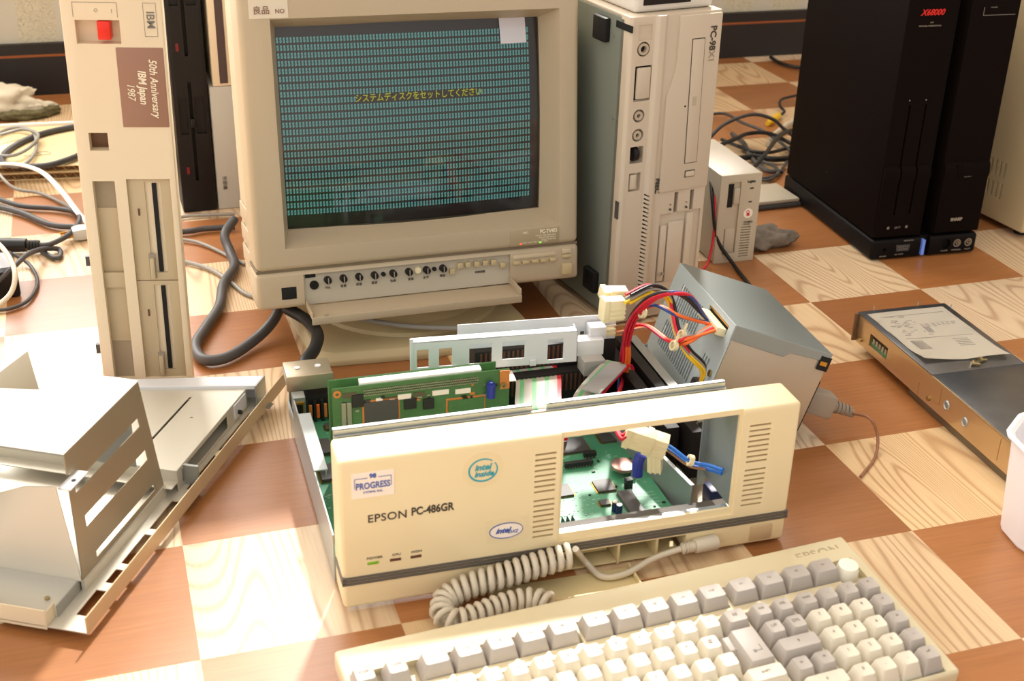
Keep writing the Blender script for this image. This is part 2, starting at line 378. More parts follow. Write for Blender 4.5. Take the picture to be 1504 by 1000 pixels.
wt = wn_.nodes.new('ShaderNodeTexCoord'); wsx = wn_.nodes.new('ShaderNodeSeparateXYZ'); wmr = wn_.nodes.new('ShaderNodeMapRange')
wn_.links.new(wt.outputs['Generated'], wsx.inputs[0]); wn_.links.new(wsx.outputs[0], wmr.inputs[0])     # the room is brighter to the left, dim to the right
wmr.inputs[1].default_value = -1.0; wmr.inputs[2].default_value = 1.0; wmr.inputs[3].default_value = 1.6; wmr.inputs[4].default_value = 0.45
wn_.links.new(wmr.outputs[0], bg.inputs[1])
cam = bpy.data.cameras.new('camera'); co = bpy.data.objects.new('camera', cam); COL.objects.link(co)
cam.sensor_width = 23.6; cam.sensor_fit = 'HORIZONTAL'; cam.lens = 1908.92/1504*23.6; cam.clip_start = 0.02
cp, sp_ = math.cos(.46352), math.sin(.46352); cr, sr = math.cos(.02615), math.sin(.02615)
r2 = Vector((cr, sr*sp_, sr*cp)); u2 = Vector((-sr, cr*sp_, cr*cp)); fw = Vector((0, cp, -sp_))
co.matrix_world = Matrix.Translation((0, 0, 0.64929)) @ Matrix((r2, u2, -fw)).transposed().to_4x4()
cam.dof.use_dof = True; cam.dof.focus_distance = 1.32; cam.dof.aperture_fstop = 7.1
SC.camera = co
SC.view_settings.view_transform = 'Standard'; SC.view_settings.look = 'None'; SC.view_settings.gamma = 1; SC.view_settings.use_curve_mapping = False
SC.view_settings.exposure = 0.42

# ---------------------------------------------------------------- opened desktop computer
EP = thing('desktop_computer', 'yellowed beige desktop computer opened up, with boards showing through the empty bay in its front', 'computer', (-0.1259, 0.8143, 0.003), 0.297)
slots = [(0.1530, 0.1703), (0.3352, 0.3542)]
b = MB().box(0, 0.38, 0, 0.037, 0.0, 0.1346)
cuts = [MB().box(0.004, 0.376, 0.0045, 0.06, -0.01, 0.1306), MB().box(0.1765, 0.3262, -0.01, 0.02, 0.0395, 0.1293),
        MB().box(0.122, 0.288, -0.02, 0.03, -0.02, 0.0205), MB().poly([(0.1715, -0.01), (0.3315, -0.01), (0.3285, 0.0022), (0.1745, 0.0022)], 'xy', 0.0335, 0.16)]
g = MB()
for x0, x1 in slots:
    for k in range(8):
        for zz in (0.083, 0.0405): g.box(x0, x1, -0.01, 0.0016, zz+k*0.0049, zz+k*0.0049+0.0018)
fp = b.build('front_panel', M_ep, EP, bevel=0.0035, seg=3, cut=cuts+[g])
b = MB()
for z in (0.0222, 0.0250, 0.0278): b.box(-0.0006, 0.3806, -0.0009, 0.03, z, z+0.0021)
b.build('stripe_moulding', M_stripe, fp, bevel=0.0004)
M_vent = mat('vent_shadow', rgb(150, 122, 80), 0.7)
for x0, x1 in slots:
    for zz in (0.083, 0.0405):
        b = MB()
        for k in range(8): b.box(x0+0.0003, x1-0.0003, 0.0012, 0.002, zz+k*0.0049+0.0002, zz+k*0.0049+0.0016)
        b.build('vent_slot_shade', M_vent, fp)  # dark strips stand in for the shade inside the slots
for x, m in ((0.0195, M_ledgo), (0.0372, M_leddk), (0.0535, M_leddk)):
    MB().box(x, x+0.0088, -0.0006, 0.001, 0.0392, 0.0416).build('indicator_lamp', m, fp, bevel=0.0003)
b = MB()
for x, t in ((0.0190, 'POWER'), (0.0390, 'CPU'), (0.0540, 'HIGH')): b.text(t, 0.0030, TF(x, -0.0002, 0.0450), sx=1.2)
b.build('lamp_legends', M_ink, fp)
b = MB().text('EPSON', 0.0098, TF(0.0205, -0.0002, 0.0812), offset=0.0001, space=1.05).text('PC-486GR', 0.0098, TF(0.0545, -0.0002, 0.0822), offset=0.0003, sx=0.78, space=1.0)
plab(b.build('maker_lettering', M_ink, fp), 'dark lettering EPSON PC-486GR')
st = MB().box(0.0094, 0.0418, -0.0004, 0.001, 0.1012, 0.1234).build('sticker', M_stick, fp); plab(st, 'white sticker with blue lettering PROGRESS')
b = MB().text('98', 0.0052, TF(0.0256, -0.0006, 0.1198), align='CENTER', offset=0.0002).text('PROGRESS', 0.0078, TF(0.0256, -0.0006, 0.1115), align='CENTER', sx=0.72, offset=0.00015).text('SYSTEMS, INC.', 0.0024, TF(0.0256, -0.0006, 0.1060), align='CENTER')
for q in ((0.0115, 0.0215, 0.1183, 0.1187), (0.0297, 0.0397, 0.1183, 0.1187), (0.0115, 0.0119, 0.110, 0.1187), (0.0393, 0.0397, 0.110, 0.1187)): b.box(q[0], q[1], -0.0007, -0.0004, q[2], q[3])
b.build('sticker_lettering', M_inkb, st)
def swirl(b, cx, cz, rx, rz, w, a0, a1, tilt=0, mi=0, y=-0.0006):
    n = 40; ro = []; 
    for i in range(n+1):
        a = R(a0+(a1-a0)*i/n); wi = w*(0.55+0.45*math.sin(PI*i/n)); x, z = rx*math.cos(a), rz*math.sin(a)
        dx, dz = math.cos(a), math.sin(a)
        ct, s_ = math.cos(tilt), math.sin(tilt)
        f = lambda X, Z, Y: (cx+X*ct-Z*s_, Y, cz+X*s_+Z*ct)
        ro.append([f(x-dx*wi/2, z-dz*wi/2, y), f(x+dx*wi/2, z+dz*wi/2, y), f(x+dx*wi/2, z+dz*wi/2, y+0.0004), f(x-dx*wi/2, z-dz*wi/2, y+0.0004)])
    return b.loft(ro, mi)
sh = MB().loft([[(0.1112+0.0165*math.cos(2*PI*i/28), y, 0.1115+0.0155*math.sin(2*PI*i/28)) for i in range(28)] for y in (-0.0003, 0.001)]).build('sticker', mat('sticker_clear_round', rgb(232, 212, 168), 0.35), fp); plab(sh, 'round clear sticker with a teal swirl mark')
b = swirl(MB(), 0.1112, 0.1115, 0.0112, 0.0098, 0.0015, 50, 395).text('intel', 0.0074, TF(0.1108, -0.0006, 0.1140), align='CENTER', shear=0.25, offset=0.0002).text('inside', 0.0066, TF(0.1118, -0.0006, 0.1080), align='CENTER', shear=0.25, offset=0.0002)
b.build('sticker_mark', M_teal, sh)
sh = MB().box(0.1145, 0.1490, -0.0003, 0.001, 0.0418, 0.0640).build('sticker', mat('sticker_clear_square', rgb(230, 212, 172), 0.35), fp); plab(sh, 'clear square sticker with a blue oval mark')
el = MB().loft([[(0.1308+0.0138*math.cos(2*PI*i/28), y, 0.0525+0.0070*math.sin(2*PI*i/28)) for i in range(28)] for y in (-0.0006, 0.0005)]).build('sticker_oval', M_stick, sh)
b = swirl(MB(), 0.1308, 0.0525, 0.0136, 0.0070, 0.0007, 0, 360, y=-0.0009).text('intel', 0.0066, TF(0.1278, -0.0009, 0.0528), align='CENTER', shear=0.4, offset=0.0002).text('DX2', 0.0042, TF(0.1360, -0.0009, 0.0508), align='CENTER', shear=0.4)
b.build('sticker_mark', M_inkb, sh)
# lower right block and button, open connector door
MB().box(0.290, 0.3785, 0.0012, 0.03, 0.0005, 0.0205).build('lower_block', M_ep, fp, bevel=0.0015)
MB().box(0.3462, 0.3680, -0.0012, 0.01, 0.0035, 0.0195).build('power_button', mat('button_tan', rgb(196, 170, 132), 0.45), fp, bevel=0.002)
MB().text('EPSON', 0.0046, TF(0.300, 0.0010, 0.012), ext=0.0002).build('small_lettering', M_epd, fp)
b = MB().box(0.124, 0.286, 0.026, 0.030, 0.0, 0.021).box(0.124, 0.286, 0.004, 0.03, 0.0, 0.0018).box(0.228, 0.2305, 0.002, 0.03, 0.0, 0.0205).box(0.262, 0.2645, 0.002, 0.03, 0.0, 0.0205).box(0.124, 0.1265, 0.002, 0.03, 0, 0.0205)
b.box(0.150, 0.225, 0.018, 0.027, 0.004, 0.016)
b.build('connector_recess', M_epd, fp, bevel=0.0006)
b = MB().box(0.1145, 0.2375, -0.0335, -0.003, -0.0022, -0.0004).box(0.1145, 0.2375, -0.0345, -0.0325, -0.0022, 0.0035).box(0.1145, 0.1165, -0.0345, -0.003, -0.0022, 0.0040).box(0.2355, 0.2375, -0.0345, -0.003, -0.0022, 0.0040)
b.build('connector_door', M_epd, fp, bevel=0.0005)
# chassis
b = MB().box(0.0, 0.376, 0.032, 0.312, 0.003, 0.0045)
b.box(-0.0015, 0.0, 0.036, 0.270, 0.001, 0.046).box(-0.0015, 0.0105, 0.132, 0.232, 0.046, 0.0475).box(-0.0015, 0.010, 0.262, 0.275, 0.03, 0.0475).box(-0.0015, 0.0, 0.27, 0.31, 0.003, 0.02)
b.box(0.008, 0.0095, 0.132, 0.232, 0.040, 0.046)
b.box(0.374, 0.3755, 0.036, 0.312, 0.003, 0.024).box(0.0, 0.376, 0.3105, 0.312, 0.003, 0.036)
b.box(0.0, 0.376, 0.0345, 0.036, 0.003, 0.020).box(0.1700, 0.3290, 0.0046, 0.0105, 0.0365, 0.0385)
chs = b.build('chassis', M_steel, EP, bevel=0.0004, seg=1)
b = MB().box(0.003, 0.1620, 0.0400, 0.0412, 0.122, 0.1392).box(0.003, 0.1620, 0.0400, 0.0445, 0.1380, 0.1392).box(0.1745, 0.3298, 0.0400, 0.0412, 0.122, 0.1392).box(0.1745, 0.3298, 0.0400, 0.0445, 0.1380, 0.1392).box(0.003, 0.3298, 0.0376, 0.0400, 0.1320, 0.1345)
plab(b.build('front_rail', M_steel, EP, bevel=0.0004, seg=1), 'bright folded steel rail behind the top of the front')
b = MB().box(0.3005, 0.3015, 0.038, 0.20, 0.0045, 0.042).box(0.2995, 0.3035, 0.038, 0.20, 0.0412, 0.0424)
b.xf(lambda v: (v.x+(0.09-v.y)*0.13, v.y, v.z))
b.build('bay_divider', M_steelb, EP, bevel=0.0003, seg=1)
b = MB().box(0.3262, 0.3276, 0.005, 0.055, 0.040, 0.130).box(0.3200, 0.3276, 0.054, 0.0555, 0.030, 0.128)
b.build('bay_bracket', M_steelb, EP, bevel=0.0004, seg=1)
b = MB().box(0.318, 0.374, 0.05, 0.30, 0.0047, 0.0065); b.build('bay_floor_plate', mat('reflective_tray', rgb(160, 148, 130), 0.25, 0.6, var=0.15), EP)
pad = MB().box(0.334, 0.352, 0.052, 0.070, 0.0066, 0.022).build('rubber_pad', M_navy, EP, bevel=0.001)
# motherboard
mb = MB().box(0.003, 0.2990, 0.038, 0.300, 0.0095, 0.0111).build('motherboard', M_pcb, EP)
def qfp(x, y, w, d, par, z=0.0111, rot=0, h=0.0022, name='chip', pad=M_gold):
    b = MB().box(-w/2, w/2, -d/2, d/2, 0.0005, h, 0); n = int(w/0.0011)
    for i in range(n):
        a = -w/2+0.0008+i*(w-0.0016)/max(1, n-1)
        for s_ in (-1, 1): b.box(a-0.00022, a+0.00022, s_*d/2-0.0004, s_*d/2+0.0004+s_*0.0012 if s_ > 0 else s_*d/2-0.0004-0.0008, 0, 0.0006, 1)
    n = int(d/0.0011)
    for i in range(n):
        a = -d/2+0.0008+i*(d-0.0016)/max(1, n-1)
        b.box(w/2, w/2+0.0014, a-0.00022, a+0.00022, 0, 0.0006, 1); b.box(-w/2-0.0014, -w/2, a-0.00022, a+0.00022, 0, 0.0006, 1)
    o = b.build(name, [M_chip, pad], par); o.location = (x, y, z); o.rotation_euler = (0, 0, rot); return o
p = (0.2515, 0.0992, 0.0125); qfp(p[0], p[1], 0.0165, 0.0185, mb)
p = (0.2153, 0.1004, 0.0125); qfp(p[0]-0.004, p[1], 0.019, 0.018, mb)
p = (0.2463, 0.1731, 0.0125); qfp(p[0], p[1]-0.002, 0.028, 0.024, mb)
p = (0.2863, 0.1798, 0.0125); qfp(p[0], p[1], 0.022, 0.02, mb)
p = (0.2428, 0.0734, 0.0125); qfp(p[0], p[1], 0.009, 0.008, mb)
qfp(0.017, 0.225, 0.019, 0.026, mb, h=0.0035); qfp(0.019, 0.180, 0.019, 0.026, mb, h=0.0035); qfp(0.034, 0.262, 0.014, 0.012, mb)
qfp(0.10, 0.09, 0.028, 0.028, mb); qfp(0.05, 0.08, 0.024, 0.024, mb); qfp(0.15, 0.10, 0.02, 0.02, mb); qfp(0.26, 0.21, 0.022, 0.022, mb)
# DIP rom, angled in view
def dip(x, y, w, d, par, z=0.0111, rot=0, h=0.004, name='chip', m=M_chip):
    b = MB().box(-w/2, w/2, -d/2, d/2, 0.001, h)
    n = max(2, int(d/0.00254))
    for i in range(n):
        a = -d/2+0.0012+i*(d-0.0024)/(n-1)
        for s_ in (-1, 1): b.box(s_*w/2-0.0006, s_*w/2+0.0006, a-0.0003, a+0.0003, 0, 0.002, 1)
    o = b.build(name, [m, M_pin], par, bevel=0.0002, seg=1); o.location = (x, y, z); o.rotation_euler = (0, 0, rot); return o
p = (0.2648, 0.0662, 0.0135); dip(p[0], p[1], 0.0135, 0.036, mb)
p = (0.2406, 0.1369, 0.0135); dip(p[0], p[1], 0.0045, 0.027, mb, rot=R(90), m=M_chipd, h=0.006, name='socket')
p = (0.2559, 0.1501, 0.0135); dip(p[0], p[1], 0.0045, 0.012, mb, rot=R(90), m=M_chipd, h=0.006, name='socket')
# coin cell
p = (0.2770, 0.1181, 0.0200); MB().cyl((p[0], p[1], 0.0165), (p[0], p[1], 0.0200), 0.0115, n=28).cyl((p[0], p[1], 0.0111), (p[0], p[1], 0.0165), 0.004).box(p[0]+0.004, p[0]+0.008, p[1]-0.0125, p[1]-0.009, 0.011, 0.0205, 1).build('coin_cell', [mat('cell_pinkish_metal', rgb(190, 150, 140), 0.3, 0.8), M_conn], mb, bevel=0.0005)
for px in ((0.2477, 0.0609, 0.0120), (0.2496, 0.0560, 0.0120)):
    MB().cyl((px[0], px[1], 0.0111), (px[0], px[1], 0.0205), 0.0029, n=14).cyl((px[0], px[1], 0.0203), (px[0], px[1], 0.0207), 0.0024, n=14, mi=1).build('capacitor', [M_navy, M_pin], mb)
p = (0.2727, 0.0937, 0.0140); MB().box(p[0]-0.003, p[0]+0.003, p[1]-0.003, p[1]+0.003, 0.0111, 0.020).box(p[0]-0.0045, p[0]-0.003, p[1]-0.003, p[1]-0.001, 0.0111, 0.0175).build('jumper_header', M_chipd, mb)
for k in range(3):
    p = (0.1997, 0.0500, 0.0140); MB().poly([(p[0]-0.004+k*0.0045, 0.0111), (p[0]-0.001+k*0.0045, 0.0111), (p[0]-0.003+k*0.0045, 0.019)], 'xz', p[1]-0.004, p[1]+0.004).build('heat_fin', M_chipd, mb)
# silkscreen dots, traces and vias
b = MB(); rnd = random.Random(3)
for k in range(260):
    x, y = rnd.uniform(0.17, 0.292), rnd.uniform(0.045, 0.20); b.box(x, x+rnd.choice((0.0006, 0.0016, 0.003)), y, y+0.0006, 0.0111, 0.01125)
for k in range(90):
    x, y = rnd.uniform(0.178, 0.225), rnd.uniform(0.042, 0.10); b.box(x, x+0.0013, y, y+0.0009, 0.0111, 0.0116)
for k in range(7):
    b.box(0.262+0.0001*k, 0.292, 0.050+k*0.0052, 0.0504+k*0.0052, 0.0111, 0.01125)
for k in range(60):
    x, y = rnd.uniform(0.005, 0.05), rnd.uniform(0.12, 0.295); b.box(x, x+0.002, y, y+0.0008, 0.0111, 0.0115)
tag(b.build('silkscreen', M_trace, mb), kind='stuff')
b = MB()
for k in range(70):
    x, y = rnd.uniform(0.005, 0.295), rnd.uniform(0.045, 0.295); w_, d_ = rnd.choice(((0.003, 0.0016), (0.0016, 0.003), (0.002, 0.0012))); b.box(x, x+w_, y, y+d_, 0.0111, 0.0122)
tag(b.build('small_components', M_chipd, mb), kind='stuff')
# rear left connectors with copper coloured beads
b = MB().box(0.006, 0.10, 0.282, 0.300, 0.0111, 0.036)
for k in range(12): b.box(0.012+k*0.0072, 0.0145+k*0.0072, 0.276, 0.282, 0.0111, 0.033)
b.build('rear_port_block', M_chipd, mb)
for k in range(9):
    b = MB().cyl((0.016+k*0.0072, 0.2755, 0.016), (0.016+k*0.0072, 0.2755, 0.030), 0.0016, n=10); b.build('copper_bead', M_wora if k % 2 else M_orange, mb)
MB().box(-0.0008, 0.0085, 0.2600, 0.262, 0.020, 0.043).box(0.0005, 0.0070, 0.2592, 0.2602, 0.022, 0.041, 1).build('corner_port', [M_gold, M_blackd], chs)
# rear expansion area
b = MB().box(0.175, 0.32, 0.262, 0.300, 0.0111, 0.074).box(0.175, 0.30, 0.246, 0.258, 0.0111, 0.050)
for k in range(26): b.box(0.180+k*0.0046, 0.182+k*0.0046, 0.2450, 0.246, 0.030, 0.048, 1)
for k in range(26): b.box(0.180+k*0.0046, 0.182+k*0.0046, 0.2610, 0.262, 0.052, 0.072, 1)
b.build('expansion_slot', [M_chipd, M_leddk], mb)
p = (0.2782, 0.2726, 0.0200); MB().box(p[0]-0.009, p[0]+0.013, p[1]-0.004, p[1]+0.005, 0.0111, 0.0235).build('blue_socket', M_bluec, mb)
b = MB()
for k in range(9): b.box(p[0]-0.0075+k*0.0022, p[0]-0.0063+k*0.0022, p[1]-0.0048, p[1]-0.004, 0.0111, 0.0195)
b.build('blue_socket_pins', M_chipd, mb)
# daughter card: two parallel boards
dc = MB().box(0.0207, 0.1794, 0.160, 0.1614, 0.020, 0.1090).build('expansion_card', M_pcbd, EP, bevel=0.0012, seg=1)
MB().box(0.0190, 0.1700, 0.1720, 0.1734, 0.020, 0.1110).build('second_board', M_pcbd, dc, bevel=0.0012, seg=1)
MB().box(0.0455, 0.1540, 0.1622, 0.1705, 0.1010, 0.1105).build('header_strip', M_white, dc, bevel=0.0005)
b = MB().box(0.0, 0.0, 0, 0, 0, 0)
for k in range(62):
    for r_ in range(3): b.box(0.0480+k*0.00165+(r_ % 2)*0.0008, 0.0489+k*0.00165+(r_ % 2)*0.0008, 0.1588, 0.1601, 0.0985+r_*0.0024, 0.0999+r_*0.0024)
tag(b.build('solder_pins', M_pin, dc), kind='stuff')
def card_chip(px, w, h, m=M_chip, t=0.002, nm='chip', rim=None):
    x, _, z = px; b = MB().box(x-w/2, x+w/2, 0.160-t, 0.1605, z-h/2, z+h/2)
    if rim: b.box(x-w/2-0.0016, x+w/2+0.0016, 0.1594, 0.1602, z-h/2-0.0016, z+h/2+0.0016, 1)
    return b.build(nm, [m, rim or m], dc, bevel=0.0002, seg=1)
card_chip((0.0630, 0.1600, 0.0791), 0.030, 0.026, M_chip, rim=M_orange)
card_chip((0.1392, 0.1600, 0.0721), 0.033, 0.024, M_pcbd, rim=M_orange)
card_chip((0.0886, 0.1600, 0.0859), 0.011, 0.010, M_chipd); card_chip((0.1051, 0.1600, 0.0836), 0.010, 0.010, M_chipd)
card_chip((0.0425, 0.1600, 0.0948), 0.010, 0.012, M_chipd); card_chip((0.0301, 0.1600, 0.0803), 0.004, 0.028, M_pin, nm='pin_header'); card_chip((0.0349, 0.1600, 0.0803), 0.004, 0.028, M_pin, nm='pin_header')
for q, wd in (((0.0838, 0.1600, 0.0933), 0.012), ((0.1162, 0.1600, 0.0931), 0.015), ((0.1365, 0.1600, 0.0918), 0.014), ((0.0615, 0.1600, 0.0923), 0.006), ((0.0729, 0.1600, 0.0900), 0.005)):
    card_chip(q, wd, 0.0048, M_stick, 0.0008, 'part_label')
rq = random.Random(21)
for k in range(26):
    x, z = rq.uniform(0.026, 0.166), rq.uniform(0.083, 0.0965); w_ = rq.choice((0.003, 0.002, 0.0045)); MB().box(x, x+w_, 0.1588, 0.1601, z, z+rq.choice((0.0014, 0.0022))).build('small_component', rq.choice((M_chipd, M_orange, M_pin, M_chip)), dc)
for x, z, w_, h_ in ((0.060, 0.0905, 0.022, 0.004), (0.092, 0.0905, 0.010, 0.0055), (0.128, 0.1005, 0.012, 0.003), (0.030, 0.0985, 0.012, 0.005)): MB().box(x, x+w_, 0.1594, 0.1602, z, z+h_).build('solder_mask_patch', mat('mask_brown', rgb(92, 84, 60), 0.5), dc)
MB().box(0.1700, 0.1790, 0.1588, 0.1596, 0.0895, 0.1078).build('orange_corner', M_orange, dc)
p = (0.1729, 0.1580, 0.0936); MB().ring((p[0], 0.1570, p[2]), (p[0], 0.1588, p[2]), 0.0028, 0.0014).build('screw_ring', M_brass, dc)
p = (0.1607, 0.1570, 0.0902); MB().cyl((p[0], 0.1545, p[2]-0.005), (p[0], 0.1545, p[2]+0.008), 0.0040, n=14).cyl((p[0], 0.1545, p[2]+0.008), (p[0], 0.1545, p[2]+0.0105), 0.0022, n=10).build('capacitor', M_blue, dc)
p = (0.0250, 0.1600, 0.1032); MB().ring((p[0], 0.1590, p[2]), (p[0], 0.1600, p[2]), 0.0034, 0.0016).build('mounting_ring', M_orange, dc)
# mounting bracket over the slots
b = MB(); hz = [(0.0036, 0.0145, 0.006, 0.024), (0.024, 0.036, 0.006, 0.024), (0.052, 0.073, 0.006, 0.026), (0.083, 0.104, 0.008, 0.026), (0.126, 0.141, 0.004, 0.025)]
b.plate('xz', 0, 0.1545, 0, 0.032, 0, 0.0012, hz).box(0, 0.1545, 0, 0.010, 0.0308, 0.032)
b.box(-0.0028, 0.0005, -0.0006, 0.0012, -0.004, 0.036).box(0.1533, 0.1545, 0, 0.016, 0.0, 0.032).box(0.035, 0.041, -0.002, 0.0, 0.0, 0.006).box(0.109, 0.115, -0.002, 0.0, 0.0, 0.006)
b.box(0.012, 0.020, 0.0, 0.001, -0.0735, 0.0).box(0.052, 0.060, 0.0, 0.001, -0.0735, 0.0)
b.plate('xz', 0.046, 0.200, 0.006, 0.032, 0.030, 0.0312, [(0.165, 0.169, 0.012, 0.016)])
mbk = b.build('mounting_bracket', M_steelw, EP, bevel=0.0003, seg=1); mbk.location = (0.1035, 0.2140, 0.0848); mbk.rotation_euler = (0, 0, -0.078); plab(mbk, 'pale steel bracket with square cut-outs above the slots')
MB().box(0.060, 0.092, -0.022, -0.002, -0.004, -0.0028).box(0.066, 0.080, -0.0235, -0.0225, -0.03, -0.003).build('bracket_tab', M_stick, mbk, bevel=0.0005)
MB().box(0.156, 0.182, 0.006, 0.020, 0.002, 0.018).box(0.170, 0.186, 0.014, 0.028, 0.014, 0.027).build('drive_plug', M_steelw, mbk, bevel=0.0008)
# ribbon cables
def ribbon(pts, w, name, parent, axis, n=11):
    C_ = catmull(pts, 6); ax = Vector(axis).normalized(); b = MB()
    for k in range(n):
        m_ = 2 if k == n-1 else (1 if k % 3 == 1 else 0)
        o = (k-(n-1)/2)/n*w; hw = w/n/2
        b.loft([[p+ax*(o-hw)+Vector((0, 0, 0)), p+ax*(o+hw), p+ax*(o+hw)+Vector((0, 0, 0.0009)), p+ax*(o-hw)+Vector((0, 0, 0.0009))] for p in C_], m_)
    return b.build(name, [M_ribbon, M_rgreen, M_wred], parent, ang=60)
a = (0.2306, 0.2451, 0.0460); c = (0.2170, 0.2011, 0.0460)
ribbon([(a[0]+0.004, a[1]+0.020, 0.050), (a[0]+0.004, a[1], 0.047), (c[0]+0.004, c[1], 0.045), (c[0]+0.004, c[1]-0.018, 0.036), (c[0]+0.004, c[1]-0.022, 0.014)], 0.046, 'ribbon_cable', EP, (1, 0, 0))
a = (0.2624, 0.1827, 0.0550); c = (0.3082, 0.2280, 0.0600)
ribbon([(a[0]-0.004, a[1]-0.02, 0.042), (a[0], a[1], 0.055), (c[0], c[1], 0.062), (c[0]+0.008, c[1]+0.004, 0.055)], 0.026, 'ribbon_cable', EP, (0.8, -0.6, 0), n=7)
b = MB(); a = Vector((0.2655, 0.1811, 0.0620)); c = Vector((0.3097, 0.2267, 0.0620)); ax = (c-a).normalized(); sd = Vector((-ax.y, ax.x, 0))
b.loft([[q-sd*0.009, q+sd*0.009, q+sd*0.009+Vector((0, 0, 0.0015)), q-sd*0.009+Vector((0, 0, 0.0015))] for q in (a, c)]).build('ribbon_sleeve', mat('grey_tape', rgb(168, 166, 164), 0.5), EP)
b = MB(); a = Vector((0.2768, 0.2446, 0.0600)); b.box(a.x, a.x+0.022, a.y-0.012, a.y+0.008, 0.050, 0.066).build('ribbon_plug', mat('grey_plug', rgb(172, 170, 166), 0.5), EP, bevel=0.001)
# black wiring channel right of the slots
b = MB().box(0.318, 0.330, 0.12, 0.30, 0.0065, 0.050).box(0.334, 0.344, 0.10, 0.30, 0.0065, 0.055); b.build('card_guide', M_black, EP)
b = MB().box(0.3465, 0.3575, 0.12, 0.30, 0.052, 0.0535).box(0.3465, 0.3480, 0.12, 0.30, 0.0065, 0.0535); b.build('side_plate', M_steel, EP)
# diagonal mains wiring seen through the bay
# ---------------------------------------------------------------- keyboard
KB = thing('keyboard', 'beige full-size keyboard with grey and cream keys lying in front of the opened computer', 'keyboard', (-0.0634, 0.5847, 0.018), 0.3815, 0.1)
b = MB().poly([(0.0, -0.018), (0.1572, -0.018), (0.1572, 0.0), (0.1290, 0.0012), (0.0, 0.0)], 'yz', 0, 0.4282)
wells = [MB().box(0.004, 0.1745, 0.1085, 0.1298, -0.006, 0.02), MB().box(0.1765, 0.2968, 0.1085, 0.1298, -0.006, 0.02), MB().box(0.2995, 0.3950, 0.1085, 0.1298, -0.006, 0.02), MB().box(0.3950, 0.4185, 0.1035, 0.1298, -0.007, 0.02),
         MB().box(0.006, 0.3005, -0.006+0.0, 0.1002, -0.006, 0.02), MB().box(0.3022, 0.3408, -0.006, 0.1002, -0.006, 0.02), MB().box(0.3422, 0.4170, 0.0030, 0.1002, -0.006, 0.02)]
case = b.build('case', M_kb, KB, bevel=0.003, seg=3, cut=wells)
b = MB().text('EPSON', 0.0125, TU(0.376, 0.1425, 0.0002), ext=0.0004, space=1.1, offset=0.0003); b.build('embossed_lettering', mat('emboss', rgb(176, 162, 130), 0.5), KB)
M_leg = mat('key_legend', rgb(142, 130, 118), 0.6)
def key(x, y, w, grey=True, d=0.0182, leg=None, name='key', top=0.0104):
    """sculpted key cap: tapered, dished top"""
    b = MB(); w2, d2 = w/2-0.0001, d/2+0.0002; tw, td = w2-0.0031, d2-0.0034; z0, z1 = -0.005, top
    def rr(hw, hd, z, r, oy=0, dish=0):
        P = []
        for cx, cy, a0 in ((hw-r, hd-r, 0), (-hw+r, hd-r, 90), (-hw+r, -hd+r, 180), (hw-r, -hd+r, 270)):
            for k in range(4):
                a = R(a0+30*k); xx, yy = cx+r*math.cos(a), cy+r*math.sin(a)+oy
                P.append((xx, yy, z+dish*(xx/hw)**2))
        return P
    b.loft([rr(w2, d2, z0, 0.001), rr(w2, d2, z0+0.003, 0.001), rr(tw+0.0006, td+0.0006, z1-0.0012, 0.002, 0.0010), rr(tw, td, z1, 0.002, 0.0012, 0.0005), rr(tw*0.6, td*0.6, z1-0.0004, 0.001, 0.0012, 0.0002)])
    if leg: b.text(leg, 0.0040 if len(leg) < 3 else 0.0030, TU(0, 0.0024, z1-0.00025), mi=1, align='CENTER', ext=0.0003)
    o = b.build(name, [M_keyg if grey else M_keyc, M_leg], KB, ang=50); o.location = (x, y, 0.0); return o
FX = [0.0124, 0.0358, 0.0640, 0.0885, 0.1127, 0.1368, 0.1612, 0.1880, 0.2128, 0.2368, 0.2610, 0.2852, 0.3112, 0.3358, 0.3602, 0.3842]
for i, x in enumerate(FX):
    key(x, 0.1187, 0.0195 if i < 2 else 0.0238, True, 0.0195, ['STOP', 'COPY'][i] if i < 2 else 'f·%d' % (i-1 if i < 12 else i-11))
b = MB().lathe([(0.0092, -0.006), (0.0090, 0.004), (0.0078, 0.0085), (0.0055, 0.0092), (0.002, 0.0090)], n=20); o = b.build('round_key', mat('key_white', rgb(244, 240, 224), 0.4), KB, ang=50); o.location = (0.4060, 0.1165, 0)
Y = [0.0905, 0.0715, 0.0525, 0.0332, 0.0140]
row1 = '1234567890-^'
for k in range(12): key(0.0590+k*0.019, Y[0], 0.0182, False, leg=row1[k])
key(0.0400, Y[0], 0.0182, True, leg='ESC'); key(0.2895, Y[0], 0.0215, True, leg='BS')
for k, c_ in enumerate('QWERTYUIOP@'): key(0.0685+k*0.019, Y[1], 0.0182, False, leg=c_)
key(0.0450, Y[1], 0.0270, True, leg='TAB')
for k, c_ in enumerate('ASDFGHJKL;:'): key(0.0725+k*0.019, Y[2], 0.0182, False, leg=c_)
for k, c_ in enumerate('XCVBNM,./'): key(0.1010+k*0.019, Y[3], 0.0182, False, leg=c_)
key(0.2830, Y[3], 0.0330, False, leg='SHIFT')
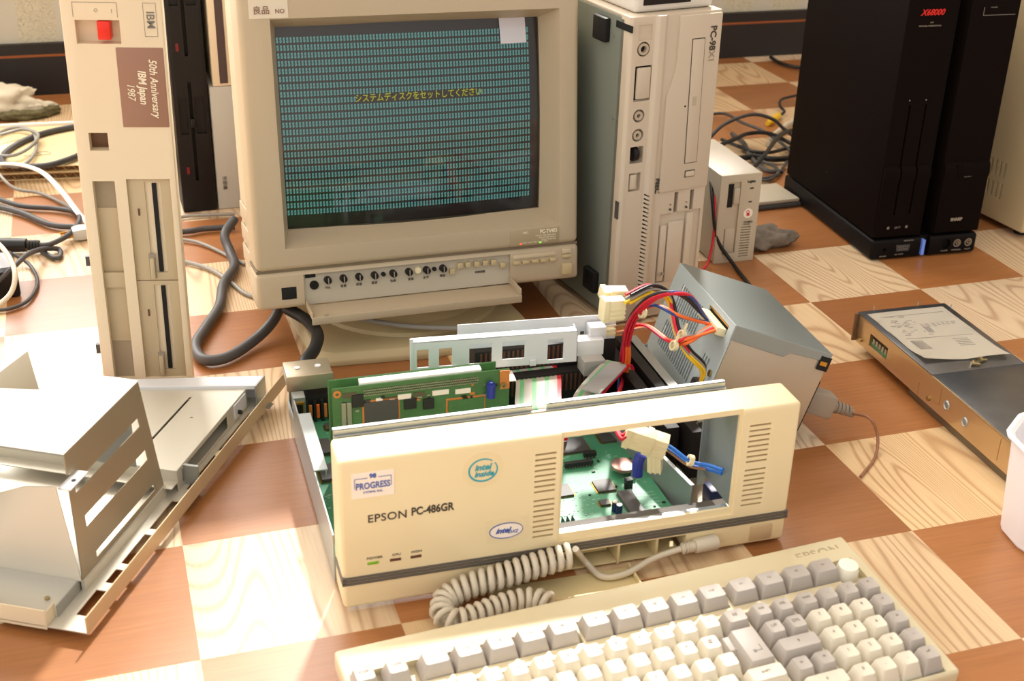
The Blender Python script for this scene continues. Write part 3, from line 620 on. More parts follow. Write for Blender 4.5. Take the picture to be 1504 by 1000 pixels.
# return key, stepped
b = MB()
def rk(x0, x1, y0, y1, t, z0, z1): 
    b.loft([[(x0, y0, z0), (x1, y0, z0), (x1, y1, z0), (x0, y1, z0)], [(x0, y0, z0+0.003), (x1, y0, z0+0.003), (x1, y1, z0+0.003), (x0, y1, z0+0.003)], [(x0+t, y0+t, z1), (x1-t, y0+t, z1), (x1-t, y1-t*0.6, z1), (x0+t, y1-t*0.6, z1)]])
rk(0.2690, 0.2990, 0.0625, 0.0806, 0.003, -0.005, 0.0045); rk(0.2755, 0.2995, 0.0438, 0.0806, 0.0032, -0.005, 0.0098)
for q in ((0.2845, 0.2920, 0.0555, 0.0562), (0.2913, 0.2920, 0.0555, 0.0615), (0.2845, 0.2870, 0.0545, 0.0572)): b.box(q[0], q[1], q[2], q[3], 0.0096, 0.0100, 1)
b.build('return_key', [M_keyg, M_inkg], KB, bevel=0.0009)
for x, l in ((0.3123, 'INS'), (0.3309, 'DEL')): key(x, Y[0], 0.0178, True, leg=l)
for x, l in ((0.3123, 'UP'), (0.3309, 'DN')): key(x, Y[1], 0.0178, True, leg=l)
key(0.3216, Y[2], 0.0366, True, leg='↑')
for x, l in ((0.3123, '←'), (0.3309, '→')): key(x, Y[3], 0.0178, True, leg=l)
key(0.3216, Y[4], 0.0366, False, leg='↓')
NP = [('CLR', '-', '/', '*'), '789*', '456+', '123=', '0,.↵']
NP = [['HOM', '-', '/', '*'], list('789+'), list('456='), list('123,'), ['0', ',', '.', '↵']]
for r_ in range(5):
    for c_ in range(4):
        g_ = r_ == 0 or c_ == 3
        key((0.3518, 0.3705, 0.3892, 0.4080)[c_], Y[r_], 0.0181, g_, leg=NP[r_][c_])
# the coiled cord with its plug
def coil(path, rad, pitch, n=10):
    P = catmull(path, 14); L_ = [0]
    for a_, b_ in zip(P, P[1:]): L_.append(L_[-1]+(b_-a_).length)
    out = []; tot = L_[-1]; N_ = int(tot/pitch*n); j = 0
    for i in range(N_+1):
        s_ = tot*i/N_
        while j < len(L_)-2 and L_[j+1] < s_: j += 1
        t = (s_-L_[j])/max(1e-9, L_[j+1]-L_[j]); p = P[j].lerp(P[j+1], t); d = (P[min(j+2, len(P)-1)]-P[max(j-1, 0)]).normalized()
        up = Vector((0, 0, 1)); sd = d.cross(up).normalized(); up = sd.cross(d)
        a = 2*PI*s_/pitch; rr = rad(i/N_) if callable(rad) else rad
        out.append(p+sd*math.cos(a)*rr+up*math.sin(a)*rr)
    return out
c1 = [(0.0514, 0.8561, 0.0305), (0.0307, 0.8493, 0.0275), (-0.0016, 0.8376, 0.0225), (-0.0282, 0.8299, 0.0175), (-0.0464, 0.8191, 0.0120), (-0.0480, 0.8005, 0.0120), (-0.0371, 0.7928, 0.0120), (-0.0217, 0.8008, 0.0120), (-0.0010, 0.8142, 0.0120), (0.0203, 0.8218, 0.0120), (0.0373, 0.8170, 0.0110)]
c1 = [Vector(p) for p in c1]
hel = coil(c1, lambda t: 0.0086 if t < 0.5 else 0.0076, 0.0072)
lead = [Vector((0.1445, 0.8888, 0.0160)), Vector((0.1217, 0.8814, 0.0110)), Vector((0.0983, 0.8654, 0.0070)), Vector((0.0787, 0.8613, 0.0060)), Vector((0.0652, 0.8756, 0.0100)), Vector((0.0552, 0.8597, 0.0340))]
cd = wtube('coiled_cord', hel, 0.0027, M_cord, KB, n=7, sm=0)
wtube('cord_lead', lead, 0.0027, M_cord, KB, n=8)
ki = KB.matrix_world.inverted()
a = Vector((0.1445, 0.8888, 0.0160)); c = Vector((0.1563, 0.8931, 0.0160)); e_ = Vector((0.1755, 0.9008, 0.0160)); a_, c_, e2 = ki @ a, ki @ c, ki @ e_
pl = MB().cyl(a_, c_, 0.0034, 0.0048, 12)
for k in range(4): pl.cyl(a_.lerp(c_, 0.1+k*0.22), a_.lerp(c_, 0.22+k*0.22), 0.0050, n=12)
pl.cyl(c_, e2, 0.0062, 0.0066, 16).build('plug', M_cord, KB, bevel=0.0006)

# ---------------------------------------------------------------- CRT monitor
MO = thing('crt_monitor', 'beige tube monitor on swivel stand, its screen full of cyan characters', 'monitor', (-0.2659, 1.2321, 0.06), 0.3418, -0.1402, 0.012)
W_, H_ = 0.3595, 0.345
b = MB().box(-0.0, W_, 0, 0.052, 0.041, H_); b2 = [MB().loft([[(0.0235, -0.01, 0.0555), (0.3445, -0.01, 0.0555), (0.3445, -0.01, 0.3065), (0.0235, -0.01, 0.3065)], [(0.0315, 0.004, 0.0642), (0.3368, 0.004, 0.0642), (0.3368, 0.004, 0.2975), (0.0315, 0.004, 0.2975)], [(0.0385, 0.030, 0.0740), (0.3265, 0.030, 0.0740), (0.3265, 0.030, 0.2905), (0.0385, 0.030, 0.2905)], [(0.0385, 0.08, 0.0740), (0.3265, 0.08, 0.0740), (0.3265, 0.08, 0.2905), (0.0385, 0.08, 0.2905)]])]
b2 = [MB().loft([[(0.0300, -0.01, 0.0625), (0.3385, -0.01, 0.0625), (0.3385, -0.01, 0.3000), (0.0300, -0.01, 0.3000)], [(0.0315, 0.0005, 0.0642), (0.3368, 0.0005, 0.0642), (0.3368, 0.0005, 0.2975), (0.0315, 0.0005, 0.2975)], [(0.0395, 0.026, 0.0775), (0.3235, 0.026, 0.0775), (0.3235, 0.026, 0.2875), (0.0395, 0.026, 0.2875)], [(0.0395, 0.08, 0.0775), (0.3235, 0.08, 0.0775), (0.3235, 0.08, 0.2875), (0.0395, 0.08, 0.2875)]])]
bez = b.build('bezel', M_crt, MO, bevel=0.006, seg=3, cut=b2)
b = MB().box(-0.001, W_+0.001, 0.001, 0.052, -0.001, 0.039)
low = b.build('lower_front', M_crt, MO, bevel=0.005, seg=3, cut=[MB().box(0.0485, 0.2790, -0.01, 0.028, -0.01, 0.0345), MB().box(0.0245, 0.0405, -0.01, 0.004, 0.009, 0.0225)])
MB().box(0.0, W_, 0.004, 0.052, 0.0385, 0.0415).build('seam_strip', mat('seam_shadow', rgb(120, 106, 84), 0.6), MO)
# back housing
rg = lambda x0, x1, y, z0, z1: [(x0, y, z0), (x1, y, z0), (x1, y, z1), (x0, y, z1)]
b = MB().loft([rg(0.003, W_-0.003, 0.05, 0.002, H_-0.004), rg(0.006, W_-0.006, 0.14, 0.004, H_-0.012), rg(0.040, W_-0.040, 0.26, 0.030, H_-0.050), rg(0.065, W_-0.065, 0.36, 0.045, H_-0.080)])
hs_ = b.build('housing', M_crtd, MO, bevel=0.006, seg=3)
for k in range(3):
    z = 0.028+k*0.024; MB().box(0.0022, 0.0046, 0.062, 0.120, z, z+0.018).build('side_vent', M_crt, MO, bevel=0.001)
# picture tube: gently domed
def dome(u, v): return 0.030 - 0.0145*(1-((u-0.5)*2)**2)*0.6 - 0.0145*(1-((v-0.5)*2)**2)*0.4
def tubeface(x0, x1, z0, z1, oy, n=16):
    b = MB(); V = [[b.bm.verts.new((x0+(x1-x0)*i/n, dome(i/n, j/n)+oy, z0+(z1-z0)*j/n)) for i in range(n+1)] for j in range(n+1)]
    for j in range(n):
        for i in range(n): b.bm.faces.new((V[j][i], V[j][i+1], V[j+1][i+1], V[j+1][i]))
    return b
X0_, X1_, Z0_, Z1_ = 0.0360, 0.3270, 0.0740, 0.2910
scr = tubeface(X0_, X1_, Z0_, Z1_, 0.006).build('picture_tube', M_screen, MO, ang=80)
tubeface(X0_, X1_, Z0_, Z1_, 0.002).build('tube_glass', M_glass, MO, ang=80)
def onto(v, lift=0.0055):
    u = min(1, max(0, (v[0]-X0_)/(X1_-X0_))); t = min(1, max(0, (v[2]-Z0_)/(Z1_-Z0_))); return (v[0], dome(u, t)+lift, v[2])
b = MB(); ROWS = 24; zt, zb = 0.2735, 0.0945
one = MB().text('S', 0.0070, Matrix.Rotation(PI/2, 4, 'X'), align='CENTER', ext=0.0, sx=0.62, offset=0.0004).mesh('g')
gv = [v.co.copy() for v in one.vertices]; gf = [tuple(f.vertices) for f in one.polygons]; bpy.data.meshes.remove(one)
vv, ff = [], []
for r_ in range(ROWS):
    z = zt+(zb-zt)*r_/(ROWS-1)
    for c_ in range(80):
        if r_ == 8 and 23 <= c_ <= 61: continue
        x = 0.0425+c_*(0.3115-0.0425)/79; n0 = len(vv)
        vv += [onto((g_.x+x, 0, g_.z+z)) for g_ in gv]; ff += [tuple(n0+i for i in f) for f in gf]
me = bpy.data.meshes.new('screen_characters'); me.from_pydata(vv, [], ff); tx = bpy.data.objects.new('screen_characters', me); COL.objects.link(tx); me.materials.append(M_txt); tx.parent = MO
plab(tx, 'rows of glowing cyan characters filling the screen')
z = zt+(zb-zt)*8/(ROWS-1)
b = MB().text('システムディスクをセットしてください', 0.0092, TF(0.187, 0, z+0.0004), align='CENTER', ext=0, sx=0.84, offset=0.0001)
b.xf(lambda v: onto(v)); plab(b.build('screen_message', M_txty, MO), 'yellow Japanese line on the screen: システムディスクをセットしてください')
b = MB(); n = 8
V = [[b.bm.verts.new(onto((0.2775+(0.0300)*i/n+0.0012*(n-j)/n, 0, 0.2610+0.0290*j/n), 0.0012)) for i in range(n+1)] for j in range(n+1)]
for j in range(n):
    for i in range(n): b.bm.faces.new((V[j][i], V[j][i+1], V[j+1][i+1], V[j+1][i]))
plab(b.build('screen_square', M_square, MO, ang=80), 'small translucent white square at the top right of the glass')  # translucent white square drawn over the domed glass
# label plate
lb = MB().box(0.2785, 0.3365, -0.0006, 0.002, 0.0440, 0.0612).build('label_plate', mat('label_taupe', rgb(160, 146, 116), 0.45), MO, bevel=0.0003)
b = MB().text('NEC', 0.0034, TF(0.3000, -0.0009, 0.0578), align='RIGHT').text('PC-TV451', 0.0062, TF(0.3345, -0.0009, 0.0575), align='RIGHT', sx=0.8, offset=0.00015)
for k in range(3): b.text('DISPLAY RGB VIDEO PC/TV MODE'[:22-k*3], 0.0021, TF(0.3325, -0.0009, 0.0532-k*0.0024), align='RIGHT')
b.text('POWER  IMAGE  SUPER  FINE  IN  VIDEO', 0.0017, TF(0.3075, -0.0009, 0.0464), align='CENTER')
b.build('label_lettering', M_inkw, lb)
MB().box(0.2898, 0.2918, -0.0012, 0, 0.0446, 0.0460).build('indicator_lamp', M_ledr, lb); MB().box(0.3128, 0.3148, -0.0012, 0, 0.0446, 0.0460).build('indicator_lamp', M_ledg, lb)
MB().box(0.0250, 0.0400, 0.0015, 0.0045, 0.0095, 0.0220).build('remote_sensor', M_blackd, MO, bevel=0.0005)
# control strip behind the drop-down door
cs = MB().box(0.0485, 0.2790, 0.006, 0.010, 0.0135, 0.0345).box(0.0485, 0.2790, 0.006, 0.03, 0.0, 0.0135).build('control_strip', mat('control_strip_grey', rgb(188, 178, 160), 0.5), MO)
MB().ring((0.0600, 0.0040, 0.0210), (0.0600, 0.0062, 0.0210), 0.0048, 0.0022).cyl((0.06, 0.0050, 0.021), (0.06, 0.0062, 0.021), 0.0023).build('jack', M_black, MO)
MB().box(0.051, 0.062, 0.005, 0.007, 0.0295, 0.0340).build('switch', M_black, MO)
for x in (0.0745, 0.0915, 0.1085, 0.1255, 0.1460, 0.1635, 0.1835, 0.2020):
    MB().cyl((x, -0.0015, 0.0255), (x, 0.0062, 0.0255), 0.0036, 0.0040, 14).box(x-0.0005, x+0.0005, -0.0022, 0.004, 0.0225, 0.0288, 1).build('knob', [M_black, M_inkl], MO)
for x in (0.1355, 0.1925): MB().cyl((x, 0.003, 0.0255), (x, 0.0062, 0.0255), 0.0023, n=12).build('trim_hole', M_blackd, MO)
MB().cyl((0.1738, 0.003, 0.0262), (0.1738, 0.0062, 0.0262), 0.0036, n=14).build('dial', M_conn, MO)
b = MB()
for i, x in enumerate((0.0745, 0.0915, 0.1085, 0.1255, 0.1460, 0.1660, 0.1830, 0.2020)): b.text(['VOL', '音質', '低音', '高音', '色相', '垂直', '水平', '輝度'][i], 0.0034, TF(x, 0.0055, 0.0165), align='CENTER')
b.build('control_lettering', M_ink, MO); MB().text('映像調整', 0.0030, TF(0.2450, 0.0055, 0.0165), align='CENTER').build('button_lettering', M_ink, MO)
for x, z in ((0.2125, 0.0212), (0.2215, 0.0268), (0.2305, 0.0268), (0.2405, 0.0268), (0.2505, 0.0268), (0.2600, 0.0268), (0.2705, 0.0225)):
    MB().box(x-0.0030, x+0.0030, 0.001, 0.007, z-0.0030, z+0.0030, 0).build('push_button', M_base, MO, bevel=0.0006)
for x in (0.2858, 0.2965, 0.3070, 0.3172, 0.3288):
    MB().box(x-0.0038, x+0.0038, -0.003, 0.004, 0.0225, 0.0262).build('front_button', M_base, MO, bevel=0.0008)
MB().box(0.2820, 0.3325, -0.0006, 0.004, 0.0285, 0.0325).build('recess_ledge', M_crtd, MO, bevel=0.0005)
MB().box(0.3400, 0.3510, -0.0022, 0.004, 0.0250, 0.0285).build('front_button', M_base, MO, bevel=0.0008); MB().box(0.3400, 0.3510, -0.0006, 0.004, 0.0295, 0.0350).build('function_label', M_crtd, MO, bevel=0.0004)
MB().box(0.3395, 0.3515, -0.0030, 0.004, 0.0055, 0.0185).build('power_button', M_base, MO, bevel=0.001)
# the door, swung open downwards
b = MB().box(0.0490, 0.2800, -0.034, 0.004, -0.0022, -0.0006).box(0.0490, 0.2800, -0.0355, -0.0335, -0.0075, 0.0010).box(0.0490, 0.0505, -0.034, 0.004, -0.0022, 0.006).box(0.2785, 0.2800, -0.034, 0.004, -0.0022, 0.008).box(0.0625, 0.0665, -0.032, -0.029, -0.002, 0.004)
dr = b.build('control_door', M_crt, MO, bevel=0.0007); dr.rotation_euler = (R(6), 0, 0)
stk = MB().box(0.0115, 0.0500, -0.0004, 0.001, 0.2985, 0.3330).build('sticker', M_paper2, MO); plab(stk, 'paper sticker at the top left corner of the bezel')
MB().text('良品', 0.0085, TF(0.0150, -0.0008, 0.3060), ext=0.0002).text('NO', 0.0060, TF(0.0370, -0.0008, 0.3050), mi=0).build('sticker_lettering', mat('ink_rust', rgb(130, 86, 70), 0.6), stk)
# swivel stand (own frame: level on the floor, same heading)
mi_ = MO.matrix_world.inverted()
def lvl(p):  # stand frame -> monitor frame
    o = Vector((-0.1960, 1.2235, 0.0)); return mi_ @ (o + Matrix.Rotation(0.3418, 3, 'Z') @ Vector(p))
pts = [(0.004, -0.001), (0.115, -0.013), (0.226, 0.004), (0.238, 0.028), (0.222, 0.235), (0.205, 0.25), (0.02, 0.25), (0.004, 0.235), (-0.020, 0.15), (-0.012, 0.012)]
b = MB().loft([[(x, y, 0.0) for x, y in pts], [(x, y, 0.006) for x, y in pts], [(0.115+(x-0.115)*0.96, 0.12+(y-0.12)*0.96, 0.014) for x, y in pts]])
st_ = b.xf(lambda v: lvl(v)).build('stand_plate', M_base, MO, bevel=0.0015)
b = MB().lathe([(0.112, 0.013), (0.110, 0.018), (0.098, 0.024), (0.094, 0.040), (0.098, 0.052), (0.085, 0.058)], c=(0.118, 0.128), n=48)
b.xf(lambda v: lvl(v)).build('swivel_neck', M_base, MO, ang=40)
# ---------------------------------------------------------------- white slim tower
NT = thing('tower_computer', 'off-white slim tower computer standing right of the tube monitor, with a grey-green steel side', 'computer', (0.1139, 1.34, 0), 0.4739)
b = MB().box(0.0, 0.1140, 0.012, 0.3636, 0.008, 0.349)
b.build('steel_case', M_necside, NT, bevel=0.0015)
MB().box(0.0012, 0.1140, 0.020, 0.3636, 0.3485, 0.352).build('top_cover', M_nec, NT, bevel=0.0015)
cuts = MB().cyl((0.0170, -0.02, 0.3185), (0.0170, 0.008, 0.3185), 0.0078, n=24).box(0.0085, 0.0290, -0.02, 0.0035, 0.2630, 0.3010).cyl((0.0168, -0.02, 0.2470), (0.0168, 0.008, 0.2470), 0.0072, n=24).cyl((0.0172, -0.02, 0.2255), (0.0172, 0.008, 0.2255), 0.0072, n=24).box(0.009, 0.0255, -0.02, 0.008, 0.1940, 0.2130).box(0.0095, 0.0245, -0.02, 0.006, 0.1620, 0.1830)
for k in range(26):
    z = 0.1555-k*0.0049; cuts.loft([[(0.0305, y, z), (0.0362, y, z-0.0022), (0.0362, y, z-0.0002), (0.0305, y, z+0.0020)] for y in (-0.02, 0.006)])
cuts.box(0.0100, 0.0260, -0.02, 0.0010, 0.328, 0.344)
b = MB().poly([(0.0, 0.020), (0.0, 0.003), (0.003, 0.0), (0.030, 0.0), (0.0335, -0.0035), (0.0405, -0.0035), (0.0450, 0.0005), (0.112, 0.0005), (0.1140, 0.003), (0.1140, 0.020)], 'xy', 0.004, 0.3524)
# lower floppy recesses
cut2 = MB().box(0.0715, 0.0765, -0.02, 0.012, 0.128, 0.1530).box(0.0925, 0.0975, -0.02, 0.012, 0.128, 0.1530).box(0.0540, 0.1085, -0.02, 0.0035, 0.045, 0.1290)
fb = b.build('front_bezel', M_nec, NT, bevel=0.0009, cut=[cuts, cut2])
MB().box(0.0265, 0.0385, 0.004, 0.010, 0.02, 0.163).build('vent_backing', M_blackd, NT)
# raised right-hand panel with the curved upper corner
pr = [(0.0490, 0.045), (0.0490, 0.2600), (0.0500, 0.2680), (0.0535, 0.2770), (0.0575, 0.2900), (0.0590, 0.3050), (0.0595, 0.3490), (0.1125, 0.3490), (0.1125, 0.155), (0.0490, 0.155)]
pr = [(0.0490, 0.1560), (0.0490, 0.2600), (0.0500, 0.2680), (0.0535, 0.2770), (0.0575, 0.2900), (0.0590, 0.3050), (0.0595, 0.3500), (0.1125, 0.3500), (0.1125, 0.1560)]
MB().poly(pr, 'xz', -0.0022, 0.004).build('raised_panel', M_nec, fb, bevel=0.0012)
b = MB()
for q in ((0.0756, 0.0919, 0.3243, 0.3250), (0.0786, 0.0951, 0.1864, 0.1870)): b.box(q[0], q[1], -0.0026, -0.0020, q[2], q[3])
b.loft([[(0.0756, y, 0.3250), (0.0762, y, 0.3250), (0.0793, y, 0.1864), (0.0787, y, 0.1864)] for y in (-0.0026, -0.0020)]).loft([[(0.0913, y, 0.3250), (0.0919, y, 0.3250), (0.0951, y, 0.1864), (0.0945, y, 0.1864)] for y in (-0.0026, -0.0020)])
b.build('disc_tray_outline', M_ink, fb)
MB().loft([[(0.0764, y, 0.3240), (0.0911, y, 0.3240), (0.0943, y, 0.1872), (0.0795, y, 0.1872)] for y in (-0.0036, -0.001)]).build('disc_tray', M_nec, fb, bevel=0.0006)
MB().box(0.0815, 0.0865, -0.0040, -0.003, 0.2520, 0.2620).build('disc_mark', M_necd, fb)
MB().cyl((0.0735, -0.0026, 0.252), (0.0735, -0.002, 0.252), 0.0011, n=10).build('eject_hole', M_blackd, fb)
MB().box(0.0815, 0.0925, -0.0042, -0.001, 0.1710, 0.1770).build('eject_button', M_nec, fb, bevel=0.0008)
MB().box(0.0805, 0.0935, -0.0026, -0.0018, 0.1700, 0.1780).build('button_gap', M_ink, fb)
MB().ring((0.0170, -0.0005, 0.3185), (0.0170, 0.006, 0.3185), 0.0062, 0.0036).build('headphone_jack', M_necd, fb); MB().cyl((0.0170, 0.004, 0.3185), (0.0170, 0.0078, 0.3185), 0.0056, n=18).build('jack_hole', M_blackd, fb)
for z in (0.2470, 0.2255): MB().ring((0.0168, 0.000, z), (0.0168, 0.0075, z), 0.0050, 0.0022).cyl((0.0168, 0.0070, z), (0.0168, 0.0078, z), 0.003, mi=1).build('round_jack', [M_necd, M_blackd], fb)
MB().box(0.0095, 0.0290, 0.0028, 0.0034, 0.2640, 0.3000).build('door_gap', M_blackd, fb); MB().box(0.0112, 0.0285, -0.0004, 0.003, 0.2650, 0.2990).build('port_door', M_nec, fb, bevel=0.0025)
MB().cyl((0.0140, 0.0052, 0.2035), (0.0200, 0.0052, 0.2035), 0.0078, n=28).build('volume_wheel', M_black, fb, bevel=0.0003)
MB().box(0.0115, 0.0195, 0.000, 0.006, 0.1640, 0.1810).build('rocker_switch', M_nec, fb, bevel=0.001)
MB().text('NEC', 0.0090, TF(0.0472, -0.0003, 0.1730, -PI/2), offset=0.0001, ext=0.0008).build('maker_lettering', M_ink, fb)
MB().text('PC-98', 0.0105, TF(0.1015, -0.0026, 0.3370, -PI/2), offset=0.0003).build('model_lettering', M_ink, fb)
MB().text('X1', 0.0105, TF(0.1015, -0.0026, 0.3100, -PI/2), offset=0.0001).build('model_lettering_light', M_inkl, fb)
for x in (0.0728, 0.0940): MB().box(x-0.0075, x-0.0060, -0.0026, 0.0, 0.1330, 0.1350).box(x-0.0072, x-0.0063, -0.0024, 0, 0.1395, 0.1402).build('floppy_lamp', M_ink, fb)
b = MB()
for x in (0.0740, 0.0950): b.box(x-0.0024, x+0.0024, 0.008, 0.011, 0.1285, 0.1525)
b.build('floppy_slots', M_leddk, fb)
for x0, x1, z0, z1 in ((0.0660, 0.0860, 0.0450, 0.1180), (0.0560, 0.0640, 0.0470, 0.1150), (0.0900, 0.0985, 0.0450, 0.1260)):
    MB().box(x0, x1, -0.0008, 0.0035, z0, z1).build('floppy_flap', M_nec, fb, bevel=0.0008)
MB().ring((0.0600, -0.003, 0.057), (0.0600, 0.0, 0.057), 0.0032, 0.0022).build('lock_ring', M_necd, fb)
b = MB().box(-0.0006, 0.0001, 0.0, 0.050, 0.3470, 0.3500)
for q in ((-0.0030, 0.0534, 0.3307), (-0.0030, 0.0472, 0.0413)):
    MB().box(-0.0075, 0.0005, q[1]-0.013, q[1]+0.013, q[2]-0.013, q[2]+0.013).build('rubber_foot', M_rub, NT, bevel=0.002)
q = (-0.0005, 0.0058, 0.1412); MB().box(-0.0012, 0.0, q[1]-0.004, q[1]+0.002, q[2]-0.010, q[2]+0.010).build('side_catch', M_wdark, NT)
q = (-0.0005, 0.0165, 0.3407); MB().box(-0.0008, 0.0005, q[1]-0.020, q[1]+0.012, q[2]-0.0035, q[2]+0.0035).build('side_notch', M_blackd, NT)
for q in ((-0.0005, 0.0330, 0.3271), (-0.0005, 0.0245, 0.2401)): MB().cyl((-0.0012, q[1], q[2]), (0.0, q[1], q[2]), 0.0022, n=10).build('screw', M_steel, NT)
# device lying on top of it
TP = thing('flat_device', 'thin pale grey device lying on top of the slim white tower', 'device', (0.1139, 1.34, 0.3524), 0.4739)
MB().box(0.012, 0.110, 0.014, 0.235, 0.0, 0.022).build('body', mat('pale_grey', rgb(214, 210, 200), 0.45), TP, bevel=0.005, seg=3)
MB().box(0.022, 0.080, 0.0128, 0.016, 0.008, 0.016).build('dark_slot', M_black, TP)

# ---------------------------------------------------------------- small external drive box
LG = thing('drive_enclosure', 'small beige-grey external drive box standing upright right of the slim tower', 'drive', (0.2539, 1.5309, 0), 0.3153)
b = MB().box(0, 0.0566, 0.004, 0.1405, 0.002, 0.1188); b.build('case', mat('enclosure_grey', rgb(196, 186, 172), 0.55, bump=0.05), LG, bevel=0.0015)
M_lg = mat('enclosure_front', rgb(190, 178, 156), 0.5)
b = MB().box(0.0, 0.0566, 0.0, 0.006, 0.0, 0.119)
cuts = MB().box(0.0110, 0.0285, -0.01, 0.02, 0.013, 0.109)
g = MB()
for k in range(12): g.box(0.0345, 0.0480, -0.01, 0.003, 0.007+k*0.0036, 0.0086+k*0.0036)
fr_ = b.build('front_panel', M_lg, LG, bevel=0.0012, cut=[cuts, g])
MB().box(0.0110, 0.0285, 0.003, 0.006, 0.013, 0.109).build('drive_face', M_lg, fr_)
MB().box(0.0125, 0.0200, 0.0025, 0.004, 0.075, 0.106).build('drive_slot', M_blackd, fr_); MB().box(0.0195, 0.0275, -0.001, 0.004, 0.080, 0.101).build('drive_lever', M_lg, fr_, bevel=0.001)
MB().box(0.0125, 0.0260, -0.0002, 0.004, 0.016, 0.047).build('drive_block', M_lg, fr_, bevel=0.001)
b = MB().text('Logitec', 0.0048, TF(0.0365, -0.0003, 0.1085), sx=0.8, offset=0.0002).box(0.0410, 0.0460, -0.0004, 0, 0.0985, 0.1003).box(0.0408, 0.0455, -0.0004, 0, 0.0805, 0.0823)
b.text('COMO', 0.0040, TF(0.0370, -0.0003, 0.0540), offset=0.0001).text('MO DRIVE', 0.0020, TF(0.0370, -0.0003, 0.0510)).build('lettering', M_ink, fr_)
o = MB().cyl((0.0420, -0.0004, 0.0660), (0.0420, 0.001, 0.0660), 0.0064, n=24).build('round_sticker', M_stick, fr_); plab(o, 'round white sticker with a small red mark')
MB().box(0.0400, 0.0440, -0.0007, 0, 0.0628, 0.0660).ring((0.0415, -0.0007, 0.068), (0.0415, -0.0003, 0.068), 0.0022, 0.0014).build('red_mark', M_inkr, o)

# ---------------------------------------------------------------- black twin tower
XT = thing('twin_tower_computer', 'black twin-tower computer with two narrow columns on one base at the right', 'computer', (0.4593, 1.5528, 0), 0.263)
b = MB().box(0, 0.1525, 0, 0.2634, 0.002, 0.0287)
g = MB().box(0.0700, 0.0830, -0.02, 0.006, -0.01, 0.05).cyl((0.0185, -0.02, 0.0155), (0.0185, 0.004, 0.0155), 0.0022, n=12).cyl((0.1075, -0.02, 0.0165), (0.1075, 0.004, 0.0165), 0.0068, n=20).cyl((0.1240, -0.02, 0.0165), (0.1240, 0.004, 0.0165), 0.0058, n=20).cyl((0.1405, -0.02, 0.0165), (0.1405, 0.004, 0.0165), 0.0058, n=20)
bs = b.build('base', M_x68b, XT, bevel=0.004, seg=3, cut=[g])
MB().loft([[(x, y, z) for x, z in ((0.036, 0.012), (0.053, 0.012), (0.0545, 0.0205), (0.0345, 0.0205))] for y in (-0.0008, 0.002)]).build('serial_port', M_wdark, bs)
b = MB()
for k in range(5): b.cyl((0.0385+k*0.003, -0.0014, 0.0180), (0.0385+k*0.003, 0, 0.0180), 0.0006, n=6)
for k in range(4): b.cyl((0.040+k*0.003, -0.0014, 0.0150), (0.040+k*0.003, 0, 0.0150), 0.0006, n=6)
tag(b.build('port_pins', M_pin, bs), kind='stuff')
for x in (0.1240, 0.1405): MB().ring((x, 0.0002, 0.0165), (x, 0.004, 0.0165), 0.0054, 0.0040).ring((x+0.001, 0.001, 0.0165), (x+0.001, 0.004, 0.0165), 0.0026, 0.0014, mi=0).build('round_port', M_pin, bs)
MB().box(0.0725, 0.0765, -0.0004, 0.007, 0.004, 0.0245).build('blue_lamp', M_ledb, bs)
b = MB()
for x, z, t in ((0.0125, 0.0062, 'PHONES'), (0.0345, 0.0075, 'JOY STICK'), (0.045, 0.0260, 'KEYBOARD'), (0.1010, 0.0072, 'VOLUME'), (0.1170, 0.0072, 'KEYBOARD'), (0.1360, 0.0072, 'MOUSE')): b.text(t, 0.0024, TF(x, -0.0002, z), sx=1.1)
b.build('port_lettering', M_inkl, bs)
def column(x0, x1, slots_, name):
    b = MB().box(x0, x1, 0.0045, 0.2600, 0.0310, 0.3620).poly([(0.0045, 0.0320), (0.0045, 0.1275), (0.0, 0.1225), (-0.0012, 0.1120), (0.0008, 0.1050), (0.0008, 0.0325)], 'yz', x0+0.0008, x1-0.0008)
    g = MB()
    for s_ in slots_: g.box(s_-0.0011, s_+0.0011, -0.02, 0.016, 0.062, 0.205)
    return b.build(name, M_x68, XT, bevel=0.0012, cut=[g] if slots_ else None)
cl_ = column(0.0010, 0.0680, [0.0245, 0.0465], 'left_column'); cr_ = column(0.0860, 0.1525, [], 'right_column')
MB().box(0.060, 0.094, 0.03, 0.23, 0.0287, 0.345).build('inner_joint', M_blackd, XT)
MB().text('X68000', 0.0100, TF(0.0190, 0.0042, 0.3180), shear=0.3, offset=0.0003, sx=0.95).build('red_lettering', M_inkr, cl_)
MB().text('CPU', 0.0024, TF(0.0330, 0.0042, 0.3060)).text('PERSONAL WORKSTATION', 0.0024, TF(0.0185, 0.0042, 0.3020)).build('small_lettering', M_inkl, cl_)
MB().text('EJECT', 0.0034, TF(0.0280, 0.0004, 0.0450)).box(0.0175, 0.0205, 0.0002, 0.001, 0.0435, 0.047).box(0.0435, 0.0465, 0.0002, 0.001, 0.0435, 0.047).build('eject_lettering', M_inkg, cl_)
for x in (0.0225, 0.0450): MB().cyl((x, 0.004, 0.211), (x, 0.005, 0.211), 0.0008, n=8).build('drive_lamp', M_inkl, cl_)
MB().text('SHARP', 0.0056, TF(0.1080, 0.0004, 0.0500), offset=0.0003).build('maker_lettering', M_inkl, cr_)
MB().text('POWER', 0.0026, TF(0.1120, 0.0042, 0.3215)).text('TIMER', 0.0026, TF(0.1180, 0.0042, 0.1190)).text('HD BUSY', 0.0026, TF(0.1160, -0.0002, 0.1085)).box(0.103, 0.147, 0.0040, 0.005, 0.3120, 0.3126).box(0.103, 0.1036, 0.004, 0.005, 0.3126, 0.322).build('small_lettering', M_inkg, cr_)
